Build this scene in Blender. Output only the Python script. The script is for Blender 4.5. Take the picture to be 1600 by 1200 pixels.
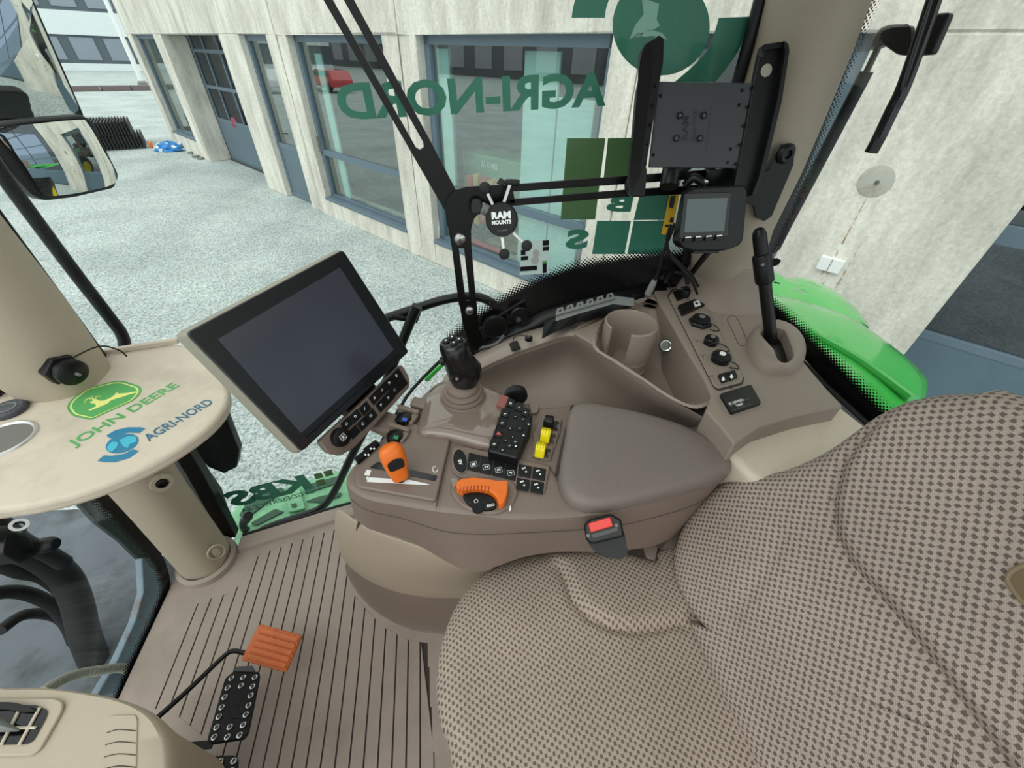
import bpy, math, random
from mathutils import Vector as V, Matrix
random.seed(7)
for o in list(bpy.data.objects): bpy.data.objects.remove(o)
scn = bpy.context.scene
COL = scn.collection
# ---------------------------------------------------------------- camera (cab frame: +X right, +Y forward, +Z up, cab floor z=0)
FPX = 621.37
RX = V((-0.1751053, -0.9841287, 0.0287876)); RD = V((-0.6297436, 0.0894781, -0.7716325)); RF = V((0.7568098, -0.1532458, -0.6354169))
CAM = V((0, 0, 1.25))
cd = bpy.data.cameras.new('camera'); cam = bpy.data.objects.new('camera', cd); COL.objects.link(cam)
cam.matrix_world = Matrix(((RX.x, -RD.x, -RF.x, CAM.x), (RX.y, -RD.y, -RF.y, CAM.y), (RX.z, -RD.z, -RF.z, CAM.z), (0, 0, 0, 1)))
cd.sensor_width = 36; cd.lens = 36 * FPX / 1600; cd.clip_start = 0.01; cd.clip_end = 400
scn.camera = cam
# ---------------------------------------------------------------- light
w = bpy.data.worlds.new('overcast'); scn.world = w; w.use_nodes = True
nt = w.node_tree; bg = nt.nodes['Background']
tc = nt.nodes.new('ShaderNodeTexCoord'); sp = nt.nodes.new('ShaderNodeSeparateXYZ'); rp = nt.nodes.new('ShaderNodeValToRGB')
nt.links.new(tc.outputs['Generated'], sp.inputs[0]); nt.links.new(sp.outputs['Z'], rp.inputs[0]); nt.links.new(rp.outputs[0], bg.inputs['Color'])
rp.color_ramp.elements[0].position = 0.0; rp.color_ramp.elements[0].color = (0.88, 0.90, 0.93, 1)
rp.color_ramp.elements[1].position = 0.7; rp.color_ramp.elements[1].color = (1.0, 1.0, 1.0, 1)
bg.inputs['Strength'].default_value = 1.42
sl = bpy.data.lights.new('sun', 'SUN'); so = bpy.data.objects.new('sun', sl); COL.objects.link(so)
sl.energy = 1.2; sl.angle = math.radians(50); sl.color = (1.0, 0.97, 0.92)
so.rotation_euler = V((-0.55, 0.55, 0.9)).to_track_quat('Z', 'Y').to_euler()
vs = scn.view_settings; vs.view_transform = 'Standard'; vs.look = 'None'; vs.gamma = 1; vs.exposure = 0.0; vs.use_curve_mapping = False
# ---------------------------------------------------------------- survey helpers: where a sight line meets a plane of the place
def ray(px, py): return RX * (px - 800) + RD * (py - 600) + RF * FPX
def PL(px, py, o, n):
    r = ray(px, py); return CAM + r * ((V(o) - CAM).dot(V(n)) / r.dot(V(n)))
def PZ(px, py, z): return PL(px, py, (0, 0, z), (0, 0, 1))
def PX(px, py, x): return PL(px, py, (x, 0, 0), (1, 0, 0))
def PY(px, py, y): return PL(px, py, (0, y, 0), (0, 1, 0))
def PD(px, py, d): return CAM + ray(px, py) * (d / FPX)
class Fr:                                   # a local frame: o + a*x + b*y + c*z
    def __init__(s, o, x, y, z=None):
        s.o = V(o); s.x = V(x).normalized(); y = V(y); y = (y - s.x * y.dot(s.x)).normalized(); s.y = y
        s.z = s.x.cross(y).normalized()
        if z is not None and s.z.dot(V(z)) < 0: s.z = -s.z
    def at(s, a, b, c=0): return s.o + s.x * a + s.y * b + s.z * c
    def px(s, px, py, c=0):
        p = PL(px, py, s.o + s.z * c, s.z) - s.o; return (p.dot(s.x), p.dot(s.y))
    def pt(s, px, py, c=0): a, b = s.px(px, py, c); return s.at(a, b, c)
# ---------------------------------------------------------------- object helpers
def wl(o):
    p = V((0, 0, 0))
    while o is not None: p = p + o.location; o = o.parent
    return p
def tag(o, label, cat, group=None):
    o['label'] = label; o['category'] = cat
    if group: o['group'] = group
    return o
def thing(name, loc, label, cat, group=None):
    o = bpy.data.objects.new(name, None); COL.objects.link(o); o.location = V(loc); o.empty_display_size = .05
    return tag(o, label, cat, group)
def obj(name, mb, mat, parent=None, smooth=True, bevel=0, subd=0, seg=2, solid=0, wn=True, crease=None):
    vs_, fs, uv = mb.v, mb.f, mb.uv
    if parent is None:
        lo = [min(p[i] for p in vs_) for i in range(3)]; hi = [max(p[i] for p in vs_) for i in range(3)]
        W = V(((lo[0] + hi[0]) / 2, (lo[1] + hi[1]) / 2, lo[2]))
    else: W = wl(parent)
    me = bpy.data.meshes.new(name); me.from_pydata([tuple(V(p) - W) for p in vs_], [], fs)
    if uv:
        l = me.uv_layers.new(name='UVMap')
        for poly in me.polygons:
            for li in poly.loop_indices: l.data[li].uv = uv[me.loops[li].vertex_index]
    me.validate()
    import bmesh
    bm = bmesh.new(); bm.from_mesh(me)
    bmesh.ops.remove_doubles(bm, verts=bm.verts, dist=1e-5)
    bmesh.ops.recalc_face_normals(bm, faces=bm.faces); bm.to_mesh(me); bm.free()
    o = bpy.data.objects.new(name, me); COL.objects.link(o)
    if parent is None: o.location = W
    else: o.parent = parent
    me.materials.append(mat)
    if solid: m = o.modifiers.new('s', 'SOLIDIFY'); m.thickness = solid; m.offset = -1
    if subd: m = o.modifiers.new('d', 'SUBSURF'); m.levels = subd; m.render_levels = subd
    if bevel: m = o.modifiers.new('b', 'BEVEL'); m.width = bevel; m.segments = seg; m.limit_method = 'ANGLE'; m.angle_limit = math.radians(35)
    if smooth:
        me.polygons.foreach_set('use_smooth', [True] * len(me.polygons))
        if not subd:
            try:
                me.set_sharp_from_angle(angle=math.radians(38))
            except Exception: pass
    return o
def struct(o): o['kind'] = 'structure'; return o
class MB:
    def __init__(s): s.v = []; s.f = []; s.uv = None
    def add(s, vs_, fs):
        k = len(s.v); s.v += [V(p) for p in vs_]; s.f += [tuple(i + k for i in f) for f in fs]; return s
    def box(s, a, b):
        (x0, y0, z0), (x1, y1, z1) = a, b
        return s.add([(x0, y0, z0), (x1, y0, z0), (x1, y1, z0), (x0, y1, z0), (x0, y0, z1), (x1, y0, z1), (x1, y1, z1), (x0, y1, z1)], BF)
    def fbox(s, fr, a, b):
        (x0, y0, z0), (x1, y1, z1) = a, b
        return s.add([fr.at(*p) for p in ((x0, y0, z0), (x1, y0, z0), (x1, y1, z0), (x0, y1, z0), (x0, y0, z1), (x1, y0, z1), (x1, y1, z1), (x0, y1, z1))], BF)
    def prism(s, pts, vec):
        n = len(pts); vec = V(vec); P = [V(p) for p in pts]
        return s.add(P + [p + vec for p in P], [tuple(range(n))[::-1], tuple(range(n, 2 * n))] + [(i, (i + 1) % n, n + (i + 1) % n, n + i) for i in range(n)])
    def loft(s, rings, cap=True, closed=True):
        n = len(rings[0]); vs_ = [p for r in rings for p in r]; fs = []
        for j in range(len(rings) - 1):
            for i in range(n if closed else n - 1):
                a = j * n + i; b = j * n + (i + 1) % n; fs.append((a, b, b + n, a + n))
        if cap: fs.append(tuple(range(n))[::-1]); k = (len(rings) - 1) * n; fs.append(tuple(range(k, k + n)))
        return s.add(vs_, fs)
    def lathe(s, prof, o, axis, n=32, cap=True):
        axis = V(axis).normalized(); t = axis.orthogonal().normalized(); b = axis.cross(t)
        return s.loft([[V(o) + axis * h + (t * math.cos(2 * math.pi * i / n) + b * math.sin(2 * math.pi * i / n)) * r for i in range(n)] for (r, h) in prof], cap)
    def tube(s, pts, r, n=14, smooth=0, closed=False):
        P = [V(p) for p in pts]
        if smooth: P = catmull(P, smooth)
        rings = []; t0 = (P[1] - P[0]).normalized(); u = t0.orthogonal().normalized()
        for i, p in enumerate(P):
            t = (P[min(i + 1, len(P) - 1)] - P[max(i - 1, 0)]).normalized()
            u = (u - t * u.dot(t)).normalized(); b = t.cross(u)
            rr = r[min(i, len(r) - 1)] if isinstance(r, (list, tuple)) else r
            rings.append([p + (u * math.cos(2 * math.pi * k / n) + b * math.sin(2 * math.pi * k / n)) * rr for k in range(n)])
        return s.loft(rings)
    def grid(s, rows):
        n = len(rows[0]); return s.loft(rows, cap=False, closed=False)
BF = [(0, 3, 2, 1), (4, 5, 6, 7), (0, 1, 5, 4), (1, 2, 6, 5), (2, 3, 7, 6), (3, 0, 4, 7)]
def catmull(P, k):
    out = []
    for i in range(len(P) - 1):
        a, b, c, d = P[max(i - 1, 0)], P[i], P[i + 1], P[min(i + 2, len(P) - 1)]
        for j in range(k):
            t = j / k; out.append(.5 * ((2 * b) + (c - a) * t + (2 * a - 5 * b + 4 * c - d) * t * t + (3 * b - a - 3 * c + d) * t ** 3))
    out.append(P[-1]); return out
def ccat(P, k):                             # closed smooth curve
    out = []; n = len(P)
    for i in range(n):
        a, b, c, d = P[i - 1], P[i], P[(i + 1) % n], P[(i + 2) % n]
        for j in range(k):
            t = j / k; out.append(.5 * ((2 * b) + (c - a) * t + (2 * a - 5 * b + 4 * c - d) * t * t + (3 * b - a - 3 * c + d) * t ** 3))
    return out
def rpoly(P, r, k=4):                       # polygon with rounded corners (3D points)
    P = [V(p) for p in P]; out = []; n = len(P)
    for i in range(n):
        a, b, c = P[i - 1], P[i], P[(i + 1) % n]
        rr = r[i] if isinstance(r, (list, tuple)) else r
        l1 = (a - b).length; l2 = (c - b).length; rr = min(rr, .48 * l1, .48 * l2)
        if rr <= 1e-6: out.append(b); continue
        p = b + (a - b) * (rr / l1); q = b + (c - b) * (rr / l2)
        for j in range(k + 1):
            t = j / k; out.append(p * (1 - t) ** 2 + b * 2 * t * (1 - t) + q * t * t)
    return out
def frect(fr, a0, b0, a1, b1, r=0, c=0, k=4): return rpoly([fr.at(a0, b0, c), fr.at(a1, b0, c), fr.at(a1, b1, c), fr.at(a0, b1, c)], r, k)
def text(name, body, fr, a0, b0, width, height, mat, parent, thick=.0004, bold=0.02, c=0, space=1.0):
    cu = bpy.data.curves.new('t', 'FONT'); cu.body = body; cu.size = 1; cu.offset = bold; cu.extrude = 0; cu.resolution_u = 3; cu.space_character = space; cu.align_x = 'LEFT'
    to = bpy.data.objects.new('t', cu); COL.objects.link(to); bpy.context.view_layer.update()
    me = bpy.data.meshes.new_from_object(to.evaluated_get(bpy.context.evaluated_depsgraph_get())); bpy.data.objects.remove(to)
    xs = [v.co.x for v in me.vertices]; ys = [v.co.y for v in me.vertices]; x0, x1, y0, y1 = min(xs), max(xs), min(ys), max(ys)
    mb = MB(); k = len(me.vertices)
    pts = [fr.at(a0 + (v.co.x - x0) / (x1 - x0) * width, b0 + (v.co.y - y0) / (y1 - y0) * height, c) for v in me.vertices]
    mb.add(pts, [tuple(p.vertices) for p in me.polygons])
    bpy.data.meshes.remove(me)
    return obj(name, mb, mat, parent, smooth=False, solid=0)
# ---------------------------------------------------------------- materials
def lin(c): return tuple(((x / 255) / 12.92 if x / 255 <= .04045 else ((x / 255 + .055) / 1.055) ** 2.4) for x in c)
def N(nt, t, **k):
    n = nt.nodes.new(t)
    for a, b in k.items():
        if a == 'inp':
            for i, x in b.items():
                if hasattr(x, 'is_linked') or hasattr(x, 'links'): nt.links.new(x, n.inputs[i])
                else: n.inputs[i].default_value = x
        else: setattr(n, a, b)
    return n
def ma(nt, op, a, b=0.0, c=None):
    n = nt.nodes.new('ShaderNodeMath'); n.operation = op
    for i, x in enumerate((a, b) if c is None else (a, b, c)):
        if isinstance(x, (int, float)): n.inputs[i].default_value = x
        else: nt.links.new(x, n.inputs[i])
    return n.outputs[0]
def base(name):
    m = bpy.data.materials.new(name); m.use_nodes = True; return m, m.node_tree, m.node_tree.nodes['Principled BSDF']
def mat(name, col, rough=.5, metal=0, var=.06, vscale=6, bump=0, bscale=300, spec=.5, coat=0, dirt=None, dscale=3, damt=.5):
    m, nt, b = base(name); c = lin(col)
    b.inputs['Roughness'].default_value = rough; b.inputs['Metallic'].default_value = metal; b.inputs['Specular IOR Level'].default_value = spec
    b.inputs['Coat Weight'].default_value = coat
    tc = N(nt, 'ShaderNodeTexCoord'); nz = N(nt, 'ShaderNodeTexNoise', inp={'Vector': tc.outputs['Object'], 'Scale': vscale, 'Detail': 5.0})
    mx = N(nt, 'ShaderNodeMix', data_type='RGBA', inp={0: nz.outputs['Fac'], 6: tuple(x * (1 - var * 1.6) for x in c) + (1,), 7: tuple(min(1, x * (1 + var * 1.6)) for x in c) + (1,)})
    out = mx.outputs[2]
    if dirt:
        dn = N(nt, 'ShaderNodeTexNoise', inp={'Vector': tc.outputs['Object'], 'Scale': dscale, 'Detail': 8.0, 'Roughness': .65})
        rr = N(nt, 'ShaderNodeValToRGB', inp={0: dn.outputs['Fac']}); rr.color_ramp.elements[0].position = .50; rr.color_ramp.elements[1].position = .66
        f = ma(nt, 'MULTIPLY', rr.outputs[0], damt)
        m2 = N(nt, 'ShaderNodeMix', data_type='RGBA', inp={0: f, 6: out, 7: lin(dirt) + (1,)}); out = m2.outputs[2]
    nt.links.new(out, b.inputs['Base Color'])
    if bump:
        bn = N(nt, 'ShaderNodeTexNoise', inp={'Vector': tc.outputs['Object'], 'Scale': bscale, 'Detail': 2.0})
        bb = N(nt, 'ShaderNodeBump', inp={'Height': bn.outputs['Fac'], 'Strength': bump, 'Distance': .001}); nt.links.new(bb.outputs[0], b.inputs['Normal'])
    return m
def glassmat(name, tint=(1, 1, 1), refl=.06, rough=.0, graz=.35):
    m, nt, b = base(name); nt.nodes.remove(b); out = nt.nodes['Material Output']
    tr = N(nt, 'ShaderNodeBsdfTransparent'); tr.inputs[0].default_value = tint + (1,)
    gl = N(nt, 'ShaderNodeBsdfGlossy'); gl.inputs['Roughness'].default_value = rough; gl.inputs[0].default_value = (1, 1, 1, 1)
    lw = N(nt, 'ShaderNodeLayerWeight'); lw.inputs[0].default_value = .25
    f = ma(nt, 'MULTIPLY_ADD', ma(nt, 'POWER', lw.outputs['Facing'], 4.0), graz, refl)
    mx = N(nt, 'ShaderNodeMixShader', inp={0: f, 1: tr.outputs[0], 2: gl.outputs[0]}); nt.links.new(mx.outputs[0], out.inputs[0]); return m
def fritmat():
    m, nt, b = base('frit_dots'); out = nt.nodes['Material Output']
    b.inputs['Base Color'].default_value = (.006, .006, .007, 1); b.inputs['Roughness'].default_value = .25
    uv = N(nt, 'ShaderNodeTexCoord'); s = N(nt, 'ShaderNodeSeparateXYZ', inp={0: uv.outputs['UV']}); u, v = s.outputs[0], s.outputs[1]
    c = .0092
    # v holds metres across; z of uv unusable, so solid fraction comes from v: 0 solid -> W fades
    a = ma(nt, 'DIVIDE', ma(nt, 'ADD', u, v), c); b2 = ma(nt, 'DIVIDE', ma(nt, 'SUBTRACT', u, v), c)
    fa = ma(nt, 'SUBTRACT', ma(nt, 'FRACT', a), .5); fb = ma(nt, 'SUBTRACT', ma(nt, 'FRACT', b2), .5)
    d = ma(nt, 'SQRT', ma(nt, 'ADD', ma(nt, 'MULTIPLY', fa, fa), ma(nt, 'MULTIPLY', fb, fb)))
    rad = ma(nt, 'SUBTRACT', .80, ma(nt, 'MULTIPLY', v, 19.0))
    f = ma(nt, 'LESS_THAN', d, rad)
    tr = N(nt, 'ShaderNodeBsdfTransparent'); mx = N(nt, 'ShaderNodeMixShader', inp={0: f, 1: tr.outputs[0], 2: b.outputs[0]}); nt.links.new(mx.outputs[0], out.inputs[0]); return m
def fabricmat(name, light, dark, c=.0115):
    m, nt, b = base(name); b.inputs['Roughness'].default_value = .95; b.inputs['Specular IOR Level'].default_value = .15
    tc = N(nt, 'ShaderNodeTexCoord'); s = N(nt, 'ShaderNodeSeparateXYZ', inp={0: tc.outputs['UV']})
    wz = N(nt, 'ShaderNodeTexNoise', inp={'Vector': tc.outputs['UV'], 'Scale': 250.0, 'Detail': 2.0})
    u = ma(nt, 'DIVIDE', s.outputs[0], c); v = ma(nt, 'DIVIDE', s.outputs[1], c * .62)
    row = ma(nt, 'FLOOR', v); u2 = ma(nt, 'ADD', u, ma(nt, 'MULTIPLY', ma(nt, 'MODULO', row, 2.0), .5))
    nn = ma(nt, 'MULTIPLY', ma(nt, 'SUBTRACT', wz.outputs['Fac'], .5), .5)
    au = ma(nt, 'ABSOLUTE', ma(nt, 'SUBTRACT', ma(nt, 'FRACT', u2), .5)); av = ma(nt, 'ABSOLUTE', ma(nt, 'SUBTRACT', ma(nt, 'FRACT', v), .5))
    d = ma(nt, 'ADD', ma(nt, 'MAXIMUM', ma(nt, 'MULTIPLY', au, 1.45), ma(nt, 'MULTIPLY', av, 1.0)), nn)
    sp_ = N(nt, 'ShaderNodeMapRange', inp={0: d, 1: .24, 2: .38, 3: 1.0, 4: 0.0}).outputs[0]
    # weave threads
    wv = ma(nt, 'MULTIPLY', ma(nt, 'SINE', ma(nt, 'MULTIPLY', s.outputs[0], 2800.0)), ma(nt, 'SINE', ma(nt, 'MULTIPLY', s.outputs[1], 2800.0)))
    nz = N(nt, 'ShaderNodeTexNoise', inp={'Vector': tc.outputs['UV'], 'Scale': 900.0, 'Detail': 1.0})
    big = N(nt, 'ShaderNodeTexNoise', inp={'Vector': tc.outputs['UV'], 'Scale': 6.0, 'Detail': 3.0})
    l = N(nt, 'ShaderNodeMix', data_type='RGBA', inp={0: nz.outputs['Fac'], 6: tuple(x * .72 for x in lin(light)) + (1,), 7: tuple(x * 1.3 for x in lin(light)) + (1,)})
    k = N(nt, 'ShaderNodeMix', data_type='RGBA', inp={0: ma(nt, 'MULTIPLY', sp_, .85), 6: l.outputs[2], 7: lin(dark) + (1,)})
    g = N(nt, 'ShaderNodeMix', data_type='RGBA', blend_type='MULTIPLY', inp={0: .35, 6: k.outputs[2]}); nt.links.new(big.outputs['Fac'], g.inputs[7])
    nt.links.new(g.outputs[2], b.inputs['Base Color'])
    h = ma(nt, 'ADD', ma(nt, 'MULTIPLY', sp_, -1.0), ma(nt, 'MULTIPLY', wv, .25))
    bb = N(nt, 'ShaderNodeBump', inp={'Height': h, 'Strength': .8, 'Distance': .0015}); nt.links.new(bb.outputs[0], b.inputs['Normal']); return m
def concretemat(name, col, dark, bs=1.0, spots=0):
    m, nt, b = base(name); b.inputs['Roughness'].default_value = .9; b.inputs['Specular IOR Level'].default_value = .2
    tc = N(nt, 'ShaderNodeTexCoord'); mp = N(nt, 'ShaderNodeMapping', inp={0: tc.outputs['Object'], 3: (1, 1, .25)})
    n1 = N(nt, 'ShaderNodeTexNoise', inp={'Vector': mp.outputs[0], 'Scale': 3.0, 'Detail': 8.0, 'Roughness': .7})
    n2 = N(nt, 'ShaderNodeTexNoise', inp={'Vector': tc.outputs['Object'], 'Scale': 35.0, 'Detail': 6.0, 'Roughness': .75})
    r1 = N(nt, 'ShaderNodeValToRGB', inp={0: n1.outputs['Fac']}); r1.color_ramp.elements[0].position = .3; r1.color_ramp.elements[1].position = .6
    r2 = N(nt, 'ShaderNodeValToRGB', inp={0: n2.outputs['Fac']}); r2.color_ramp.elements[0].position = .35; r2.color_ramp.elements[1].position = .62
    a = N(nt, 'ShaderNodeMix', data_type='RGBA', inp={0: r1.outputs[0], 6: lin(dark) + (1,), 7: lin(col) + (1,)})
    k = N(nt, 'ShaderNodeMix', data_type='RGBA', blend_type='MULTIPLY', inp={0: .22, 6: a.outputs[2]}); nt.links.new(r2.outputs[0], k.inputs[7])
    nt.links.new(k.outputs[2], b.inputs['Base Color'])
    bb = N(nt, 'ShaderNodeBump', inp={'Height': n2.outputs['Fac'], 'Strength': .35, 'Distance': .01}); nt.links.new(bb.outputs[0], b.inputs['Normal']); return m
def asphaltmat():
    m, nt, b = base('asphalt'); b.inputs['Roughness'].default_value = .85
    tc = N(nt, 'ShaderNodeTexCoord')
    vo = N(nt, 'ShaderNodeTexNoise', inp={'Vector': tc.outputs['Object'], 'Scale': 42.0, 'Detail': 4.0, 'Roughness': .8})
    n2 = N(nt, 'ShaderNodeTexNoise', inp={'Vector': tc.outputs['Object'], 'Scale': .7, 'Detail': 6.0, 'Roughness': .6})
    r = N(nt, 'ShaderNodeValToRGB', inp={0: vo.outputs['Fac']}); e = r.color_ramp.elements
    e[0].position = .36; e[0].color = lin((112, 122, 122)) + (1,); e[1].position = .62; e[1].color = lin((222, 230, 228)) + (1,)
    x = e.new(.48); x.color = lin((176, 187, 186)) + (1,)
    r2 = N(nt, 'ShaderNodeValToRGB', inp={0: n2.outputs['Fac']}); r2.color_ramp.elements[0].position = .35; r2.color_ramp.elements[0].color = (.68, .70, .70, 1); r2.color_ramp.elements[1].position = .6
    k = N(nt, 'ShaderNodeMix', data_type='RGBA', blend_type='MULTIPLY', inp={0: .8, 6: r.outputs[0]}); nt.links.new(r2.outputs[0], k.inputs[7])
    nt.links.new(k.outputs[2], b.inputs['Base Color'])
    bb = N(nt, 'ShaderNodeBump', inp={'Height': vo.outputs['Fac'], 'Strength': .5, 'Distance': .01}); nt.links.new(bb.outputs[0], b.inputs['Normal']); return m
M = {}
M['concrete'] = concretemat('concrete', (240, 236, 226), (186, 182, 172)); M['asphalt'] = asphaltmat()
M['white_wall'] = mat('white_wall', (226, 234, 236), .8); M['dark_slate'] = mat('dark_slate', (84, 96, 104), .5)
M['blue_frame'] = mat('blue_frame', (96, 114, 128), .45, var=.08); M['blue_panel'] = mat('blue_panel', (88, 108, 122), .4, var=.1, vscale=3)
M['shopglass'] = glassmat('shop_glass', (.86, .93, .92), .20); M['garageglass'] = glassmat('garage_glass', (.45, .52, .62), .10); M['farglass'] = mat('far_glass', (140, 150, 162), .12)
M['cabglass'] = glassmat('cab_glass', (.93, .97, .95), .006, graz=.10)
M['frit'] = fritmat()
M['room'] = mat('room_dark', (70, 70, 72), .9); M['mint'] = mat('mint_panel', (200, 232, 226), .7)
M['black'] = mat('black_plastic', (13, 13, 15), .38, bump=.1, spec=.35); M['black_gloss'] = mat('black_gloss', (12, 12, 14), .12)
M['black_steel'] = mat('black_steel', (8, 8, 9), .3, spec=.35); M['rubber'] = mat('rubber', (18, 19, 20), .7, var=.15)
M['steel'] = mat('steel', (190, 190, 188), .25, metal=1); M['darksteel'] = mat('dark_steel', (90, 92, 95), .4, metal=.7)
M['tan'] = mat('tan_plastic', (144, 130, 120), .5, bump=.25, bscale=900, var=.03); M['tan_arm'] = mat('taupe_plastic', (123, 107, 98), .42, bump=.2, bscale=900, var=.03)
M['tan_gloss'] = mat('taupe_gloss', (128, 112, 103), .08, coat=.6, var=.02); M['lid'] = mat('lid_vinyl', (120, 109, 104), .4, bump=.9, bscale=420, var=.03)
M['beige'] = mat('beige_plastic', (208, 195, 178), .55, bump=.2, bscale=800, var=.03, dirt=(128, 118, 104), dscale=9, damt=.25)
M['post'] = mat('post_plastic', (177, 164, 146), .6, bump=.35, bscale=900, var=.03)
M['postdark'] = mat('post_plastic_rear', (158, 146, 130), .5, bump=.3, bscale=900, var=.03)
M['mat'] = mat('rubber_mat', (164, 149, 140), .75, bump=.3, bscale=700, var=.07, vscale=4, dirt=(100, 88, 82), dscale=2.5, damt=.35)
M['matdark'] = mat('rubber_mat_groove', (62, 54, 50), .9)
M['fabric'] = fabricmat('seat_fabric', (198, 180, 166), (106, 92, 85), .0094); M['fabric2'] = fabricmat('seat_fabric_panel', (198, 180, 169), (104, 90, 88), .0098)
M['orange'] = mat('orange_plastic', (232, 112, 28), .35, var=.03); M['pedal_orange'] = mat('pedal_orange', (206, 104, 48), .5, var=.22, vscale=18)
M['yellow'] = mat('yellow_plastic', (240, 220, 20), .4); M['red'] = mat('red_plastic', (228, 44, 36), .35); M['brick'] = mat('brick_plastic', (142, 82, 74), .4)
M['green'] = mat('green_paint', (70, 190, 84), .22, var=.03, coat=.6); M['greendark'] = mat('dark_green', (40, 84, 62), .4)
M['decal'] = mat('decal_teal', (52, 120, 100), .5, var=.02); M['olive'] = mat('decal_olive', (80, 112, 70), .5, var=.02)
M['jdgreen'] = mat('logo_green', (88, 166, 96), .5); M['jdyellow'] = mat('logo_yellow', (232, 232, 140), .5); M['blueprint'] = mat('logo_blue', (40, 124, 160), .5); M['cyan'] = mat('logo_cyan', (70, 180, 205), .5)
M['bluetext'] = mat('text_blue', (52, 104, 132), .5)
M['white'] = mat('white_paint', (238, 240, 240), .5, var=.01); M['screen'] = mat('screen_glass', (66, 68, 78), .2, var=.15, vscale=5); M['mirror'] = mat('mirror_glass', (235, 238, 236), .0, metal=1, var=0)
M['plate'] = mat('plate_grey', (178, 176, 168), .5, dirt=(150, 120, 96), dscale=14, damt=.5); M['grey'] = mat('grey_plastic', (120, 122, 120), .5); M['screen2'] = mat('lcd_glass', (86, 98, 98), .15, var=.1); M['sticker_y'] = mat('sticker_yellow', (226, 180, 30), .5)
# ================================================================ outside: yard, workshop, far building
GZ = -1.3
g = MB().box((-60, -60, GZ - .2), (110, 110, GZ)); struct(obj('ground', g, M['asphalt'], smooth=False))
UA = 0.91274491; U = V((math.sin(UA), math.cos(UA), 0)); NB = V((-U.y, U.x, 0)); D0 = -3.72
def B(s, z, off=0): return U * s + NB * (D0 - off) + V((0, 0, z))
def bpx(px, py, off=0):
    p = PL(px, py, B(0, 0, off), NB); return (U.dot(p), p.z)
def bb(mb, s0, s1, z0, z1, o0, o1):
    return mb.add([B(s0, z0, o0), B(s1, z0, o0), B(s1, z0, o1), B(s0, z0, o1), B(s0, z1, o0), B(s1, z1, o0), B(s1, z1, o1), B(s0, z1, o1)], BF)
shop = thing('workshop_building', B(5, GZ), 'long pale concrete workshop building with tall blue-framed windows beside the tractor', 'building')
TOP = 1.42; HI = 5.2
mb = MB()
piers = [(-.56, .50), (1.57, 2.0), (2.012, 2.28), (4.88, 5.214), (5.226, 5.56), (8.15, 8.494), (8.506, 8.88), (10.05, 11.0), (14.8, 15.42), (17.5, 17.98)]
for a, b in piers: bb(mb, a, b, GZ, TOP, 0, .55)
for a, b, z in [(2.28, 4.88, -.97), (5.56, 8.15, -.99), (15.42, 17.5, -.87)]: bb(mb, a, b, GZ, z, 0, .55)
js = [-.56, 2.0, 5.22, 8.5, 10.6, 14.8, 17.98]          # lintel panels with open joints
for a, b in zip(js[:-1], js[1:]): bb(mb, a + .006, b - .006, TOP, HI, 0, .5)
bb(mb, -6, -.56, 2.6, HI, 0, .5); bb(mb, -6, 17.98, GZ, HI, 9.8, 10); bb(mb, 17.6, 17.98, GZ, HI, .5, 9.8)
obj('wall', mb, M['concrete'], shop, smooth=False, bevel=.012, seg=1)
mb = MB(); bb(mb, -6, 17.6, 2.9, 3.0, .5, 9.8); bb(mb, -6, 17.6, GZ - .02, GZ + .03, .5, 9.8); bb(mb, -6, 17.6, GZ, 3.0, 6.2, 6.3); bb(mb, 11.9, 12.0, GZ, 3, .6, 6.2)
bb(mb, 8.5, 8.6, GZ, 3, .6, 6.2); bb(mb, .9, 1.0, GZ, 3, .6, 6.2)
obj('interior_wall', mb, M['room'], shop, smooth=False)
def window(s0, s1, z0, z1, bars_v=(), bars_h=(), off=.12, fw=.09, panel=None, name='window', glass='shopglass'):
    f = MB()
    bb(f, s0, s0 + fw, z0, z1, off, off + .08); bb(f, s1 - fw, s1, z0, z1, off, off + .08); bb(f, s0, s1, z1 - fw, z1, off, off + .08); bb(f, s0, s1, z0, z0 + fw, off, off + .08)
    for h in bars_h: bb(f, s0, s1, h - .045, h + .045, off, off + .07)
    for v in bars_v: bb(f, v - .035, v + .035, z0, z1, off, off + .07)
    o = obj(name, f, M['blue_frame'], shop, smooth=False, bevel=.006)
    g = MB(); bb(g, s0 + .02, s1 - .02, z0 + .02, z1 - .02, off + .04, off + .046); obj('pane', g, M[glass], o, smooth=False)
    if panel: p = MB(); bb(p, s0 + fw * .5, s1 - fw * .5, panel[0], panel[1], off + .01, off + .06); obj('kick_panel', p, M['blue_panel'], o, smooth=False, bevel=.005)
    return o
for a, b, z0, hs in [(2.28, 4.88, -.97, (-.19,)), (5.56, 8.15, -.99, (-.19,)), (15.42, 17.5, -.87, ())]:
    o = window(a, b, z0, TOP, (), hs)
    s = MB(); bb(s, a, b, z0 - .0, z0 + .05, -.02, .12); obj('sill', s, M['blue_frame'], o, smooth=False, bevel=.01)
o = window(.50, 1.57, GZ + .02, TOP, (), (-.30,), panel=(GZ + .1, -.3), name='door')
o = window(8.88, 10.05, GZ + .02, TOP, (), (-.30,), panel=(GZ + .1, -.3), name='door')
h = MB(); h.tube([B(9.86, -.10, .12), B(9.86, -.10, .06), B(9.73, -.10, .06)], .011); obj('handle', h, M['darksteel'], o)
h = MB()
bb(h, 8.075, 8.125, -.19, .05, .08, .125); obj('latch', h, M['steel'], o, smooth=False)
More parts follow.
